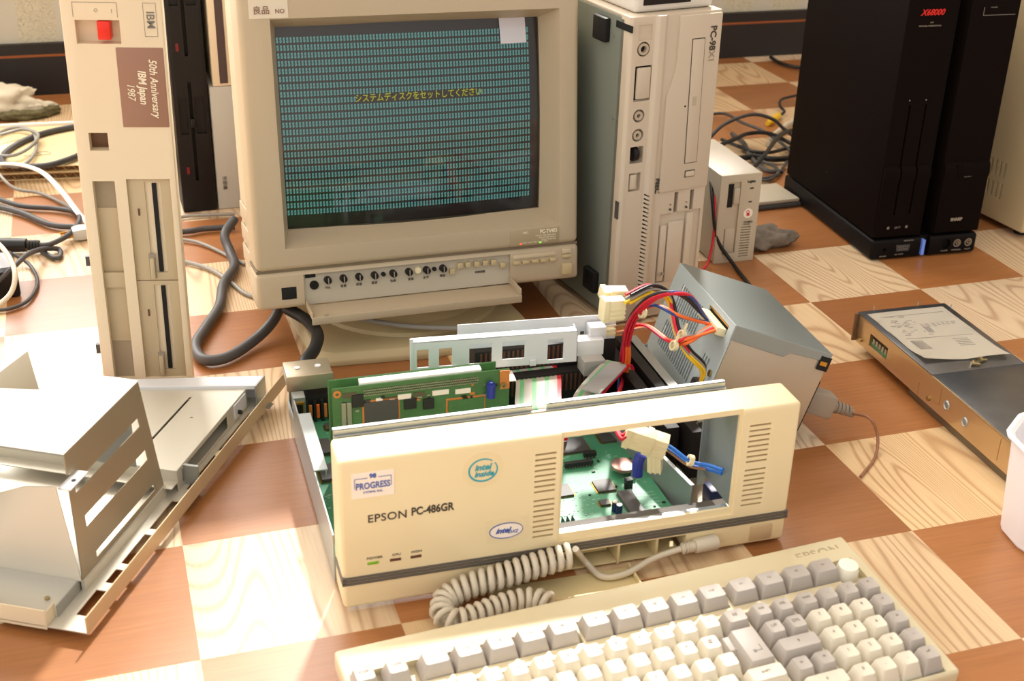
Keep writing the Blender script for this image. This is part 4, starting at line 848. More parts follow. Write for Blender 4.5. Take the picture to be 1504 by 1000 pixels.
b = MB().loft([[(0.1030, y, 0.1240), (0.1115, y, 0.1240), (0.1060, y, 0.1080)] for y in (-0.0018, 0.002)]).build('power_switch', M_x68, cr_)

# ---------------------------------------------------------------- beige box at the right edge
BX = thing('beige_cabinet', 'beige machine with side vents cut off by the right edge of the view', 'computer', (0.6845, 1.6446, 0), R(113.8))
b = MB().box(0.0, 0.30, -0.18, 0.0, 0.008, 0.42)
g = MB()
for r_ in range(2):
    for k in range(9): g.box(0.050+k*0.0085, 0.0535+k*0.0085, -0.006, 0.01, 0.040+r_*0.030, 0.062+r_*0.030)
b.build('case', mat('cabinet_beige', rgb(196, 176, 138), 0.5), BX, bevel=0.004, cut=[g])
for x in (0.02, 0.27): MB().cyl((x, -0.02, 0), (x, -0.02, 0.009), 0.010).build('foot', M_rub, BX)

# ---------------------------------------------------------------- cream bezel with drive openings standing on end
IB = thing('front_bezel', 'cream computer front standing on end at the left, with red switch and brown plaque', 'computer part', (-0.4144, 1.1596, 0), R(6.9), 0, 0.0127)
Wb, Hb = 0.0886, 0.418
b = MB().box(0, Wb, 0, 0.016, 0, Hb)
cut = [MB().box(0.0115, 0.0505, -0.01, 0.011, 0.3560, 0.3775), MB().box(0.0125, 0.0297, -0.01, 0.03, 0.2555, 0.2730),
       MB().box(0.0110, 0.0315, -0.01, 0.009, 0.0120, 0.2255), MB().box(0.0422, 0.0828, -0.01, 0.006, 0.0140, 0.2275), MB().box(0.004, Wb-0.004, 0.0125, 0.03, 0.004, Hb-0.004)]
fbz = b.build('shell', M_ibm, IB, bevel=0.0016, cut=cut)
MB().box(0.0110, 0.0315, 0.009, 0.010, 0.0120, 0.2255).build('blank_strip', M_ibmd, IB)
b = MB().box(0.0110, 0.0315, 0.0045, 0.0095, 0.1130, 0.1290).box(0.0110, 0.0315, 0.0078, 0.0095, 0.0530, 0.1130).box(0.0110, 0.0315, 0.0078, 0.0095, 0.1290, 0.1960); b.build('blank_cover', M_ibmd, IB, bevel=0.0006)
MB().box(0.0115, 0.0505, 0.0108, 0.012, 0.3560, 0.3775).build('switch_recess', M_ibm, IB)
MB().box(0.0305, 0.0420, -0.0010, 0.0112, 0.3595, 0.3765).build('red_switch', M_red, IB, bevel=0.0012)
b = MB()
for q in ((0.0105, 0.0495, 0.3930, 0.3934), (0.0105, 0.0109, 0.3800, 0.3930), (0.0491, 0.0495, 0.3800, 0.3930)): b.box(q[0], q[1], -0.0003, 0.001, q[2], q[3])
b.text('○', 0.0040, TF(0.0290, -0.0003, 0.3860)).text('|', 0.0040, TF(0.0440, -0.0003, 0.3860)).build('switch_legend', M_inkl, IB)
b = MB()
for q in ((0.0720, 0.0835, 0.3930, 0.3933), (0.0720, 0.0835, 0.3630, 0.3633), (0.0720, 0.0723, 0.3630, 0.3933), (0.0832, 0.0835, 0.3630, 0.3933)): b.box(q[0], q[1], -0.0003, 0.001, q[2], q[3])
b.text('IBM', 0.0100, TF(0.0778, -0.0003, 0.3780, -PI/2), align='CENTER', offset=0.0001).build('maker_lettering', M_inkg, IB)
pq = MB().box(0.0448, 0.0868, -0.0009, 0.001, 0.2785, 0.3530).build('plaque', M_plaque, IB, bevel=0.0008)
b = MB().text('50th Anniversary', 0.0098, TF(0.0763, -0.0011, 0.3155, -PI/2), align='CENTER', shear=0.25, sx=0.80, offset=0.0001).text('IBM Japan', 0.0100, TF(0.0658, -0.0011, 0.3165, -PI/2), align='CENTER', shear=0.2, sx=0.80, offset=0.0002).text('1987', 0.0096, TF(0.0550, -0.0011, 0.3125, -PI/2), align='CENTER', shear=0.25, sx=0.80)
b.build('plaque_lettering', M_inkw, pq)
def slotface(z0, z1, par):
    o = MB().box(0.0422, 0.0828, 0.0035, 0.0115, z0, z1).build('drive_face', M_ibmd, par, bevel=0.0004, cut=[MB().box(0.0580, 0.0730, -0.01, 0.0065, z0+0.008, z1-0.004)])
    MB().box(0.0648, 0.0690, 0.0040, 0.0070, z0+0.009, z1-0.006).build('drive_slot', M_blackd, o)
    MB().box(0.0560, 0.0620, 0.0028, 0.004, z0+0.002, z0+0.0280).build('button_gap', M_inkl, o)
    MB().box(0.0570, 0.0612, -0.0005, 0.006, z0+0.003, z0+0.0240).build('eject_button', M_ibmd, o, bevel=0.0006)
    MB().box(0.0500, 0.0518, 0.0028, 0.004, z1-0.038, z1-0.031).build('drive_lamp', M_leddk, o)
slotface(0.1215, 0.2275, IB); slotface(0.0140, 0.1205, IB)
MB().box(0.0105, 0.0320, 0.011, 0.0125, 0.2530, 0.2750).build('window_backing', mat('window_brown', rgb(104, 70, 40), 0.4), IB)
for z in (0.141, 0.045): MB().box(-0.0050, 0.001, 0.006, 0.011, z-0.005, z+0.005).build('side_clip', M_wdark, IB)

# ---------------------------------------------------------------- black floppy tower and neighbours behind it
BT = thing('floppy_drive_unit', 'tall narrow black floppy drive unit behind the cream front piece', 'drive', (-0.4531, 1.6619, 0), R(19))
b = MB().box(0, 0.0455, 0, 0.22, 0.0, 0.40)
g = MB().box(0.0200, 0.0245, -0.01, 0.01, 0.045, 0.180).box(0.0200, 0.0245, -0.01, 0.01, 0.215, 0.350)
g.box(0.006, 0.017, -0.01, 0.004, 0.11, 0.16).box(0.027, 0.040, -0.01, 0.004, 0.11, 0.16).box(0.006, 0.017, -0.01, 0.004, 0.28, 0.33).box(0.027, 0.040, -0.01, 0.004, 0.28, 0.33)
b.build('case', M_black, BT, bevel=0.002, cut=[g])
for z in (0.055, 0.222): MB().box(0.0095, 0.0130, -0.0006, 0.002, z, z+0.010).build('red_lamp', mat('lamp_dull_red', rgb(120, 24, 26), 0.4), BT)
for z in (0.120, 0.290): MB().box(0.0195, 0.0260, -0.005, 0.0, z, z+0.012).build('latch', M_black, BT, bevel=0.001)
GB = thing('external_unit', 'grey-white box squeezed between the black drive unit and the tube monitor', 'device', (-0.4085, 1.6785, 0), R(19))
MB().box(0, 0.085, 0, 0.18, 0.0, 0.172).build('case', mat('unit_greywhite', rgb(188, 184, 174), 0.5), GB, bevel=0.002)
MB().text('外部機', 0.0065, TF(0.0105, -0.0004, 0.038, -PI/2), align='CENTER').build('lettering', M_ink, GB)
CB = thing('slim_case', 'slim cream case with a dark slot standing on the grey-white box', 'device', (-0.4035, 1.6800, 0.1722), R(19))
MB().box(0, 0.075, 0, 0.15, 0, 0.21).build('case', M_ibm, CB, bevel=0.002); MB().box(0.0095, 0.020, -0.001, 0.002, 0.004, 0.20).build('dark_slot', mat('slot_brown', rgb(78, 60, 58), 0.6), CB)
# crumpled bubble wrap on the black unit
b = MB(); n = 26; rnd = random.Random(5)
V = []
for j in range(n//2+1):
    row = []
    for i in range(n):
        th = 2*PI*i/n; ph = PI*j/(n//2); q = Vector((math.sin(ph)*math.cos(th), math.sin(ph)*math.sin(th), math.cos(ph)))
        rr = 1+0.35*noise.noise(q*3.1)+0.18*noise.noise(q*9)
        row.append(b.bm.verts.new((q.x*0.032*rr, q.y*0.03*rr, q.z*0.022*rr)))
    V.append(row)
for j in range(n//2):
    for i in range(n):
        try: b.bm.faces.new((V[j][i], V[j][(i+1) % n], V[j+1][(i+1) % n], V[j+1][i]))
        except ValueError: pass
bw = b.build('bubble_wrap', M_bubble, ang=20); tag(bw, 'crumpled clear bubble wrap on top of the black drive unit', 'packaging'); bw.location = (-0.425, 1.685, 0.420)
# ---------------------------------------------------------------- power supply leaning on the chassis
PS = thing('power_supply', 'grey steel power supply with bundled coloured wires, leaning against the opened computer', 'power supply', (0.2068, 1.0824, 0.1301), 0.1639, -0.0908, 0.3396)
a_, b_, c_ = 0.1026, 0.1877, 0.0985
bd = MB().box(0.0012, a_, 0.0, b_, -c_, -0.0012).build('case', M_zinc, PS, bevel=0.0006)
b = MB().box(0.0, a_+0.0005, -0.0008, b_+0.0008, -0.0012, 0.0).poly([(0.0, -0.0005), (a_, -0.0005), (a_, -0.0085), (0.062, -0.0105), (0.056, -0.016), (0.0, -0.0150)], 'xz', -0.0010, 0.0)
b.build('top_cover', M_steelb, PS, bevel=0.0003, seg=1)
holes = []
for k in range(17): holes.append((0.052+k*0.0066, 0.0560+k*0.0066, -0.084, -0.056))
for k in range(12): holes.append((0.080+k*0.0066, 0.0840+k*0.0066, -0.045, -0.014))
for k in range(3): holes.append((0.022+k*0.007, 0.0253+k*0.007, -0.058, -0.045))
holes.append((0.012, 0.071, -0.0150, -0.0060))
b = MB().plate('yz', 0.0, b_, -c_, -0.0004, -0.0008, 0.0008, holes); b.build('vented_side', mat('vent_side_bluish', rgb(186, 200, 204), 0.45, 0.2), PS)
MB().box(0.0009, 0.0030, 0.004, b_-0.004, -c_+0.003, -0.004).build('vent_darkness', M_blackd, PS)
# embossed ribs
b = MB()
for y, z in ((0.150, -0.014), (0.155, -0.062)): b.box(-0.0014, 0, y, y+0.0030, z-0.016, z)
b.build('pressed_rib', M_steelw, PS, bevel=0.0005)
MB().box(-0.0012, 0.002, 0.012, 0.071, -0.0075, -0.0062).build('board_edge', M_gold, PS)
cn = MB().box(-0.0105, 0.0, 0.014, 0.069, -0.0185, -0.0105).build('wire_header', M_conn, PS, bevel=0.0008)
b = MB().box(-0.012, 0.0, -0.001, 0.022, -0.080, -0.064).build('wire_grommet', M_wblk, PS, bevel=0.004)
q = Vector((0.0945, 0.0000, -0.0665))
MB().box(a_-0.010, a_+0.001, -0.0016, 0.010, -0.018, -0.004).build('corner_notch', M_blackd, PS); MB().box(a_-0.009, a_-0.002, -0.0022, 0.0, -0.013, -0.009).build('contact', M_gold, PS)
b = MB().cyl((-0.001, 0.008, -0.054), (-0.0028, 0.008, -0.054), 0.0034, n=14).build('screw', M_brass, PS)
MB().box(a_, a_+0.004, 0.005, 0.055, -0.085, -0.030).build('inlet_surround', M_black, PS, bevel=0.001)
# mains plug on the right face
pp = Matrix.Translation((0, 0, 0)); mw = PS.matrix_world
b = MB().box(a_+0.004, a_+0.036, 0.014, 0.036, -0.068, -0.044).build('mains_plug', mat('plug_taupe', rgb(150, 136, 120), 0.5), PS, bevel=0.003)
g = MB(); g.cyl((a_+0.034, 0.025, -0.056), (a_+0.062, 0.025, -0.058), 0.0062, 0.0038, 14)
for k in range(5): g.cyl((a_+0.037+k*0.0045, 0.025, -0.056), (a_+0.0395+k*0.0045, 0.025, -0.056), 0.0070-k*0.0005, n=14)
g.build('strain_relief', mat('plug_taupe2', rgb(140, 126, 112), 0.5), PS)
s0 = mw @ Vector((a_+0.060, 0.025, -0.058))
wtube('mains_cord', [s0, Vector((0.3466, 1.0918, 0.0300)), Vector((0.3565, 1.0892, 0.0120)), Vector((0.3496, 1.0650, 0.0020)), Vector((0.3280, 1.0303, 0.0020))], 0.0015, mat('cord_brown', rgb(150, 104, 76), 0.5), PS)
# bundled wires from the header
def WP(*p): return Vector(p)
hd = [mw @ Vector((-0.010, 0.016+0.0050*k, -0.0145)) for k in range(11)]
cols = [M_wred, M_wred, M_wred, M_wblk, M_wblk, M_wnavy, M_wnavy, M_wora, M_wora, M_wred, M_wora]
P1 = (0.1521, 1.0774, 0.1650); P2 = (0.1298, 1.0700, 0.1650); P3 = (0.1129, 1.0891, 0.1350); P4 = (0.1096, 1.1153, 0.0950); P5 = (0.1110, 1.1449, 0.0500); P6 = (0.1094, 1.1320, 0.0300)
Q1 = (0.1536, 1.0724, 0.1400); Q2 = (0.1325, 1.0839, 0.1450); Q3 = (0.1188, 1.0956, 0.1300)
T1 = (0.1603, 1.0613, 0.1200); T2 = (0.1470, 1.0762, 0.1100); T3 = (0.1275, 1.1080, 0.1100); T4 = (0.1107, 1.1171, 0.1000); T5 = (0.1115, 1.1211, 0.0700); T6 = (0.1110, 1.1349, 0.0400)
for k in range(11):
    o = Vector(((k % 3-1)*0.0028, 0, (k//3-1)*0.0026)); s_ = hd[10-k]
    if k < 6: pts = [s_, Vector(P1)+o*1.3+Vector((0.004, 0, -0.004*(k > 2))), Vector(P2)+o, Vector(P3)+o, Vector(P4)+o, Vector(P5)+o, Vector(P6)+o]
    elif k < 8: pts = [s_, Vector(Q1)+o, Vector(Q2)+o, Vector(Q3)+o, Vector(P4)+o, Vector(P5)+o, Vector(P6)+o]
    else: pts = [s_, Vector(T1)+o, Vector(T2)+o, Vector(T3)+o, Vector(T4)+o, Vector(T5)+o, Vector(T6)+o]
    wtube('wire', pts, 0.0016, cols[k], PS, n=6)
# second bundle out of the grommet going up and over
gr = mw @ Vector((-0.006, 0.010, -0.070))
for k, m_ in enumerate((M_wyel, M_wyel, M_wgrey, M_wgrey, M_wred, M_wblk)):
    o = Vector(((k % 2)*0.003, 0, (k//2)*0.0028))
    wtube('wire', [gr, Vector((0.1775, 1.0753, 0.0850))+o, Vector((0.1613, 1.0702, 0.1050))+o, Vector((0.1512, 1.0819, 0.1200))+o, Vector((0.1475, 1.1016, 0.1350))+o, Vector((0.1398, 1.0990, 0.1500))+o, Vector((0.1225, 1.0879, 0.1580))+o*1.4, Vector((0.1016, 1.0708, 0.1550))+o*1.5], 0.0015, m_, PS, n=6)
for k, m_ in enumerate((M_wgrey, M_wora)):
    wtube('wire', [hd[2+k], Vector((0.1635, 1.0654, 0.1250)), Vector((0.1467, 1.0775, 0.1150)), Vector((0.1299, 1.1024, 0.1150)), Vector((0.1117, 1.1112, 0.1080)), Vector((0.0932, 1.1190, 0.1000))], 0.0015, m_, PS, n=6)
# white disk connectors
def molex(c, rx, ry, rz, name='disk_connector', s=(0.022, 0.011, 0.013), m=M_conn):
    M_ = Matrix.Translation(c) @ Euler((rx, ry, rz)).to_matrix().to_4x4(); M_ = mw.inverted() @ M_
    b = MB().box(-s[0]/2, s[0]/2, -s[1]/2, s[1]/2, -s[2]/2, s[2]/2, M=M_).box(-s[0]/2-0.0012, -s[0]/2+0.004, -s[1]/2-0.0008, s[1]/2+0.0008, -s[2]/2-0.0008, s[2]/2+0.0008, M=M_)
    for k in range(3): b.box(-s[0]/4, s[0]/2+0.0006, -s[1]/2-0.0006, -s[1]/2, -s[2]/2+0.002+k*0.0042, -s[2]/2+0.0035+k*0.0042, M=M_)
    return b.build(name, m, PS, bevel=0.0008)
molex(Vector((0.0935, 1.0978, 0.1520)), 0.2, 0.1, 0.3, s=(0.024, 0.012, 0.010)); molex(Vector((0.0914, 1.0777, 0.1460)), 0.0, 0.05, 0.35, s=(0.020, 0.012, 0.020))
molex(Vector((0.0874, 1.1129, 0.1050)), 0.0, 0.0, 0.3, s=(0.020, 0.008, 0.007))
for p in ((0.1558, 1.0692, 0.1250), (0.1480, 1.0605, 0.1180), (0.1195, 1.0819, 0.1400)):
    p = mw.inverted() @ Vector(p); MB().ring(p+Vector((-0.002, 0, 0)), p+Vector((0.002, 0.001, 0)), 0.0048, 0.0034, 12).box(p.x-0.001, p.x+0.001, p.y-0.001, p.y+0.001, p.z, p.z+0.012).build('cable_tie', M_conn, PS)
# wires and connectors inside the bay
iv = [((0.1780, 0.9191, 0.0750)), ((0.1672, 0.9308, 0.0720)), ((0.1535, 0.9355, 0.0720)), ((0.1396, 0.9447, 0.0780)), ((0.1330, 0.9500, 0.0800))]
wtube('wire', iv, 0.0017, M_wblu, PS); wtube('wire', [Vector(p)+Vector((0.0, 0.004, -0.006)) for p in iv], 0.0017, M_wblu, PS); wtube('wire', [Vector(p)+Vector((-0.002, -0.002, 0.003-0.006)) for p in iv[1:]], 0.0012, M_wbrn, PS)
for k in range(4):
    o = Vector((0, 0.003*k, -0.0028*(k % 2))); wtube('wire', [Vector((0.1017, 0.9496, 0.0900))+o, Vector((0.0940, 0.9447, 0.0880))+o, Vector((0.0909, 0.9575, 0.0850))+o+Vector((0, 0.03, 0)), Vector((0.1101, 1.1256, 0.0450))+o], 0.0014, M_wred, PS, n=6)
molex(Vector((0.1106, 0.9495, 0.0850)), 0.1, 0.25, -0.15, s=(0.024, 0.013, 0.018)); molex(Vector((0.1249, 0.9496, 0.0800)), 0.1, 0.25, -0.15, s=(0.018, 0.014, 0.018)); molex(Vector((0.1257, 0.9556, 0.0600)), 0.1, 1.5, -0.15, s=(0.020, 0.010, 0.012))
b = MB(); p = mw.inverted() @ Vector((0.1156, 0.9722, 0.0550)); b.tube([p, p+Vector((0, 0, -0.008)), p+Vector((0.004, 0, -0.020))], 0.005, 10).build('blue_sleeve', M_blue, PS)
p = Vector((0.1526, 0.9344, 0.0740)); p = mw.inverted() @ p; MB().ring(p+Vector((-0.002, 0, 0)), p+Vector((0.002, 0, 0)), 0.0050, 0.0030, 12).build('cable_tie', M_conn, PS)

# ---------------------------------------------------------------- flat metal drive at the right
DV = thing('optical_drive', 'flat bare metal drive with a paper label on top, beside the white cup', 'drive', (0.4645, 1.0136, 0), 0.2797)
b = MB().box(0.0, 0.1074, 0.002, 0.298, 0.0105, 0.0437)
bd = b.build('case', M_drv, DV, bevel=0.0006, cut=[MB().box(-0.01, 0.010, 0.2330, 0.2700, 0.0190, 0.0330), MB().box(-0.01, 0.0006, 0.168, 0.1688, 0.010, 0.026), MB().box(-0.01, 0.0006, 0.130, 0.1308, 0.020, 0.040), MB().box(-0.01, 0.0006, 0.030, 0.0308, 0.016, 0.040)])
MB().box(0.004, 0.104, 0.0, 0.19, 0.0, 0.0105).build('lower_case', mat('lower_dark_steel', rgb(120, 108, 88), 0.4, 0.6), DV, bevel=0.0006)
MB().box(-0.0006, 0.1080, 0.150, 0.3005, 0.0437, 0.0450).box(0.0004, 0.1080, 0.0, 0.150, 0.0437, 0.0447).build('top_plate', M_drvt, DV, bevel=0.0005)
MB().box(0.002, 0.008, 0.234, 0.269, 0.0195, 0.0235).build('connector_board', M_pcb, DV)
for k in range(5): MB().box(0.0015, 0.004, 0.237+k*0.0062, 0.241+k*0.0062, 0.0225, 0.0285).build('connector_pin', M_pin, DV)
for y, z, r_ in ((0.118, 0.027, 0.0052), (0.086, 0.026, 0.0052)): MB().lathe([(r_, 0), (r_*0.75, 0.0012), (r_*0.55, -0.001), (0.0005, -0.001)], n=18).xf(lambda v: (-v[2]-0.0002, y+v[0], z+v[1])).build('pressed_dimple', M_steel, DV)
for y, z in ((0.286, 0.0175), (0.148, 0.0185)): MB().cyl((-0.0022, y, z), (0.0, y, z), 0.0026, n=12).build('screw', M_brass, DV)
MB().box(-0.0050, 0.0, 0.2965, 0.2995, 0.012, 0.0445).build('end_flange', mat('flange_brown', rgb(120, 96, 74), 0.4, 0.5), DV, bevel=0.0004)
for x, y in ((0.020, 0.302), (0.075, 0.302), (0.1085, 0.288)): MB().cyl((x, y, 0.040), (x+0.001, y+0.002, 0.048), 0.0006, n=6).build('pin', M_steel, DV)
b = MB(); n = 14
def pap(u, v):
    x = 0.006+u*0.094; y = 0.292-v*0.122-0.010*(u-0.5)*v; z = 0.0453+0.0012*abs(math.sin(v*9+u*4))*(v*0.7+0.3*(1-u)) + (0.004*max(0, v-0.82)/0.18*(0.5+0.5*math.cos(u*7)))
    return (x, y, z)
V = [[b.bm.verts.new(pap(i/n, j/n)) for i in range(n+1)] for j in range(n+1)]
for j in range(n):
    for i in range(n): b.bm.faces.new((V[j][i], V[j][i+1], V[j+1][i+1], V[j+1][i]))
q = bmesh.ops.solidify(b.bm, geom=b.bm.faces[:], thickness=0.0003)
pl_ = b.build('paper_label', M_paper, DV, ang=80)
b = MB(); rnd = random.Random(11)
def pb(u0, u1, v0, v1):
    P = [pap(u, v) for u, v in ((u0, v1), (u1, v1), (u1, v0), (u0, v0))]; b.loft([[(x, y, z+0.0001) for x, y, z in P], [(x, y, z+0.0004) for x, y, z in P]])
for k in range(34):
    u, v = rnd.uniform(0.12, 0.42), rnd.uniform(0.08, 0.50); pb(u, u+rnd.uniform(0.02, 0.07), v, v+0.008)
for k in range(7): pb(0.46+k*0.062+(k > 1)*0.02, 0.46+k*0.062+0.034+(k > 1)*0.02, 0.30, 0.36-0.02*(k > 2))
for k in range(8): pb(0.45, 0.53, 0.36+k*0.014, 0.368+k*0.014)
for k in range(12): pb(0.12+k*0.012, 0.125+k*0.012, 0.60, 0.78)
for k in range(5): pb(0.62, 0.80, 0.62+k*0.03, 0.625+k*0.03)
for v in (0.10, 0.29, 0.56): pb(0.10, 0.92, v, v+0.003)
b.build('label_print', mat('print_grey', rgb(160, 152, 144), 0.7), pl_)
for k, (x, y) in enumerate(((0.052, 0.158), (0.064, 0.163))):
    o = MB().cyl((0, 0, 0.0026), (0.0065, -0.002, 0.0022), 0.0016, 0.0012, 10).cyl((-0.0022, 0.0008, 0.0032), (0, 0, 0.0030), 0.0032, 0.0030, 14).build('screw', M_brass, ang=40)
    P = DV.matrix_world @ Vector((x, y, 0.0447)); o.location = P; o.rotation_euler = (0, 0, 0.2+0.4*k)
    tag(o, ['small brass screw lying on the metal drive, the nearer to its left edge', 'small brass screw lying on the metal drive, the farther from its left edge'][k], 'screw', 'loose screws on the metal drive')

# ---------------------------------------------------------------- white plastic cup
CP = thing('plastic_cup', 'milky white eight-sided plastic cup at the right edge, in front of the metal drive', 'cup', (0.4765, 0.9440, 0), R(10))
def octr(r, z, k=0.30):
    P = []
    for i in range(8):
        a0 = R(45*i+22.5); a = Vector((math.cos(a0), math.sin(a0)))*r; n_ = Vector((math.cos(a0+R(45)), math.sin(a0+R(45))))*r
        for t in (0.12, 0.5, 0.88): P.append(tuple(a.lerp(n_, t))+(z,))
    return P
prof = [(0.030, 0.001), (0.043, 0.0), (0.0455, 0.003), (0.0525, 0.0925), (0.0575, 0.0945), (0.0580, 0.0965), (0.0540, 0.0975), (0.0505, 0.0955), (0.0435, 0.004), (0.030, 0.004)]
MB().loft([octr(r, z) for r, z in prof]).build('wall', M_cup, CP, ang=30)

# ---------------------------------------------------------------- sheet metal lid with slotted cage, left
def skew(v): return (v[0]-max(0, v[1]-0.01)*0.33*max(0, (v[0]-0.195)/0.18), v[1], v[2])
CH = thing('chassis_lid', 'bare sheet-metal chassis lid with an upright slotted drive cage, lying at the lower left', 'chassis', (-0.3131, 0.7704, 0), R(78.3))
b = MB().box(0.0, 0.4235, -0.0008, 0.0004, 0.008, 0.0235); b.build('edge_rail', mat('rail_zinc', rgb(204, 184, 148), 0.42, 0.3), CH, bevel=0.0003, seg=1)
b = MB().plate('xy', 0.0, 0.378, 0.0, 0.034, 0.0085, 0.0095, [(0.018, 0.050, 0.004, 0.019), (0.060, 0.078, 0.004, 0.017), (0.086, 0.128, 0.004, 0.017), (0.136, 0.180, 0.004, 0.017), (0.20, 0.34, 0.004, 0.013)])
b.plate('xy', 0.0, 0.372, 0.034, 0.30, 0.0085, 0.0095, []); b.plate('xy', 0.195, 0.21, 0.034, 0.30, 0.0086, 0.0096, []).xf(skew).build('base_sheet', M_chas, CH)
b = MB().box(0.0, 0.0012, 0.033, 0.30, 0.006, 0.024).box(0.0, 0.013, 0.0325, 0.034, 0.0095, 0.022); b.build('front_flange', mat('flange_cream', rgb(222, 208, 180), 0.45, 0.2), CH, bevel=0.0003, seg=1)
b = MB().box(0.012, 0.18, 0.030, 0.0312, 0.0095, 0.020).box(0.016, 0.018, 0.085, 0.16, 0.0095, 0.016); b.build('inner_fold', M_steel, CH)
MB().cyl((0.030, 0.050, 0.0095), (0.030, 0.050, 0.0108), 0.0022, n=12).build('rivet', M_brass, CH)
b = MB().plate('xy', 0.195, 0.353, 0.018, 0.200, 0.0295, 0.0305, [(0.225, 0.335, 0.0620, 0.0642), (0.20, 0.345, 0.112, 0.116), (0.290, 0.2925, 0.044, 0.0465)])
b.plate('yz', 0.018, 0.200, 0.018, 0.0300, 0.195, 0.196, []).box(0.183, 0.196, 0.018, 0.200, 0.0180, 0.0190)
b.plate('xz', 0.195, 0.353, 0.0095, 0.030, 0.0178, 0.0188, [(0.205, 0.305, 0.013, 0.026)])
b.xf(skew).build('raised_plate', M_chas, CH, bevel=0.0003, seg=1)
b = MB().box(0.3525, 0.3537, 0.010, 0.205, 0.0295, 0.0335).box(0.3537, 0.3750, 0.010, 0.205, 0.0325, 0.0335).box(0.3740, 0.3752, 0.010, 0.205, 0.009, 0.0335).xf(skew); b.build('rear_lip', M_steelw, CH, bevel=0.0003, seg=1)
MB().box(0.352, 0.3755, 0.0085, 0.0098, 0.010, 0.0335).box(0.352, 0.362, -0.0045, 0.011, 0.0098, 0.0110).build('side_bracket', M_steel, CH)
MB().box(0.318, 0.345, 0.0165, 0.0178, 0.014, 0.0285).build('pale_panel', M_steelw, CH); MB().cyl((0.326, 0.0164, 0.018), (0.326, 0.013, 0.018), 0.0022, n=10).build('black_pin', M_wblk, CH)
MB().box(0.207, 0.210, 0.004, 0.0188, 0.0095, 0.0295).box(0.200, 0.215, 0.002, 0.010, 0.0096, 0.0106).build('support_tab', M_steel, CH)
MB().box(0.335, 0.350, 0.074, 0.094, 0.0306, 0.0320).cyl((0.3425, 0.082, 0.032), (0.3425, 0.082, 0.0326), 0.0022, n=10, mi=1).build('top_tab', [M_steelw, M_wblk], CH)
# cage
def warp(a, b_):  # leaning rear edge
    t = (b_-0.02)/(0.1345-0.02); xr = 0.187+(0.1641-0.187)*t; return (0.046+(a-0.046)*(xr-0.046)/(0.187-0.046), b_)
hs2 = [(0.070, 0.172, 0.0245, 0.0310), (0.063, 0.172, 0.0590, 0.0700), (0.0555, 0.172, 0.0950, 0.1040), (0.046, 0.052, 0.104, 0.116)]
b = MB().plate('xz', 0.046, 0.187, 0.0195, 0.1345, 0.0270, 0.0280, hs2, warp=warp); cg = b.build('slotted_side', mat('cage_zinc_shaded', rgb(158, 144, 120), 0.45, 0.3, var=0.05), CH, bevel=0.0002, seg=1)  # zinc darkened to carry the shade on the slotted side
b = MB().box(0.046, 0.187, 0.0255, 0.0290, 0.0095, 0.0200); b.build('cage_foot', M_chas, CH)
b = MB().loft([[(0.0455, 0.0270, z), (0.1640, 0.0270, z), (0.1640, 0.2300, z), (0.0455, 0.2300, z)] for z in (0.1345, 0.1355)]).box(0.150, 0.1665, 0.036, 0.052, 0.1325, 0.1343); b.build('cage_top', mat('cage_top_sunlit', rgb(240, 238, 232), 0.4, 0.0), CH)  # paler than the other sheets: blown sunlight put into the colour
b = MB().loft([[(0.0440+d, 0.0275, 0.0200), (0.0300+d, 0.0275, 0.1160), (0.0600+d, 0.0750, 0.0900), (0.0900+d, 0.1250, 0.0560), (0.0450+d, 0.1250, 0.0200)] for d in (0.0, 0.001)])
b = MB().loft([[(0.0440, 0.0275, 0.0200), (0.0300, 0.0275, 0.1180), CP1, CP2], [(0.0450, 0.0275, 0.0200), (0.0310, 0.0275, 0.1180), (CP1[0]+0.001, CP1[1], CP1[2]), (CP2[0]+0.001, CP2[1], CP2[2])]]) if False else b
b.build('sloping_plate', M_chas, CH)
b = MB().box(0.034, 0.060, 0.0180, 0.028, 0.1115, 0.1127).cyl((0.046, 0.022, 0.1128), (0.046, 0.022, 0.1133), 0.0018, n=10, mi=1); b.build('bent_tab', [M_steelw, M_wblk], CH)
b = MB().box(0.0455, 0.164, 0.2290, 0.2300, 0.0095, 0.1345); b.build('cage_side', M_chas, CH)
b = MB().box(0.1500, 0.1510, 0.0300, 0.2290, 0.060, 0.1345); b.build('cage_shade_wall', M_steel, CH)  # added wall that shades the cage interior
t1, t2, t3 = (0.1546, 0.1177, 0.1550), (0.1339, 0.0980, 0.1400), (0.1208, 0.1429, 0.1400)
b = MB().loft([[(t1[0], t1[1], t1[2]), (t2[0]-0.004, t2[1]-0.002, 0.1356), (t3[0], t3[1], 0.1356)], [(t1[0]+0.001, t1[1]+0.001, t1[2]), (t2[0]-0.003, t2[1]-0.001, 0.1356), (t3[0]+0.001, t3[1]+0.001, 0.1356)]]); b.build('upright_flap', mat('flap_grey', rgb(150, 140, 118), 0.5, 0.2), CH)
for x, y in ((0.004, 0.078), (0.26, 0.010), (0.385, 0.19), (0.20, 0.28)): MB().cyl((x+0.004, y, 0.0), (x+0.004, y, 0.0090), 0.0042, 0.0050, 14).build('foot', M_conn, CH)

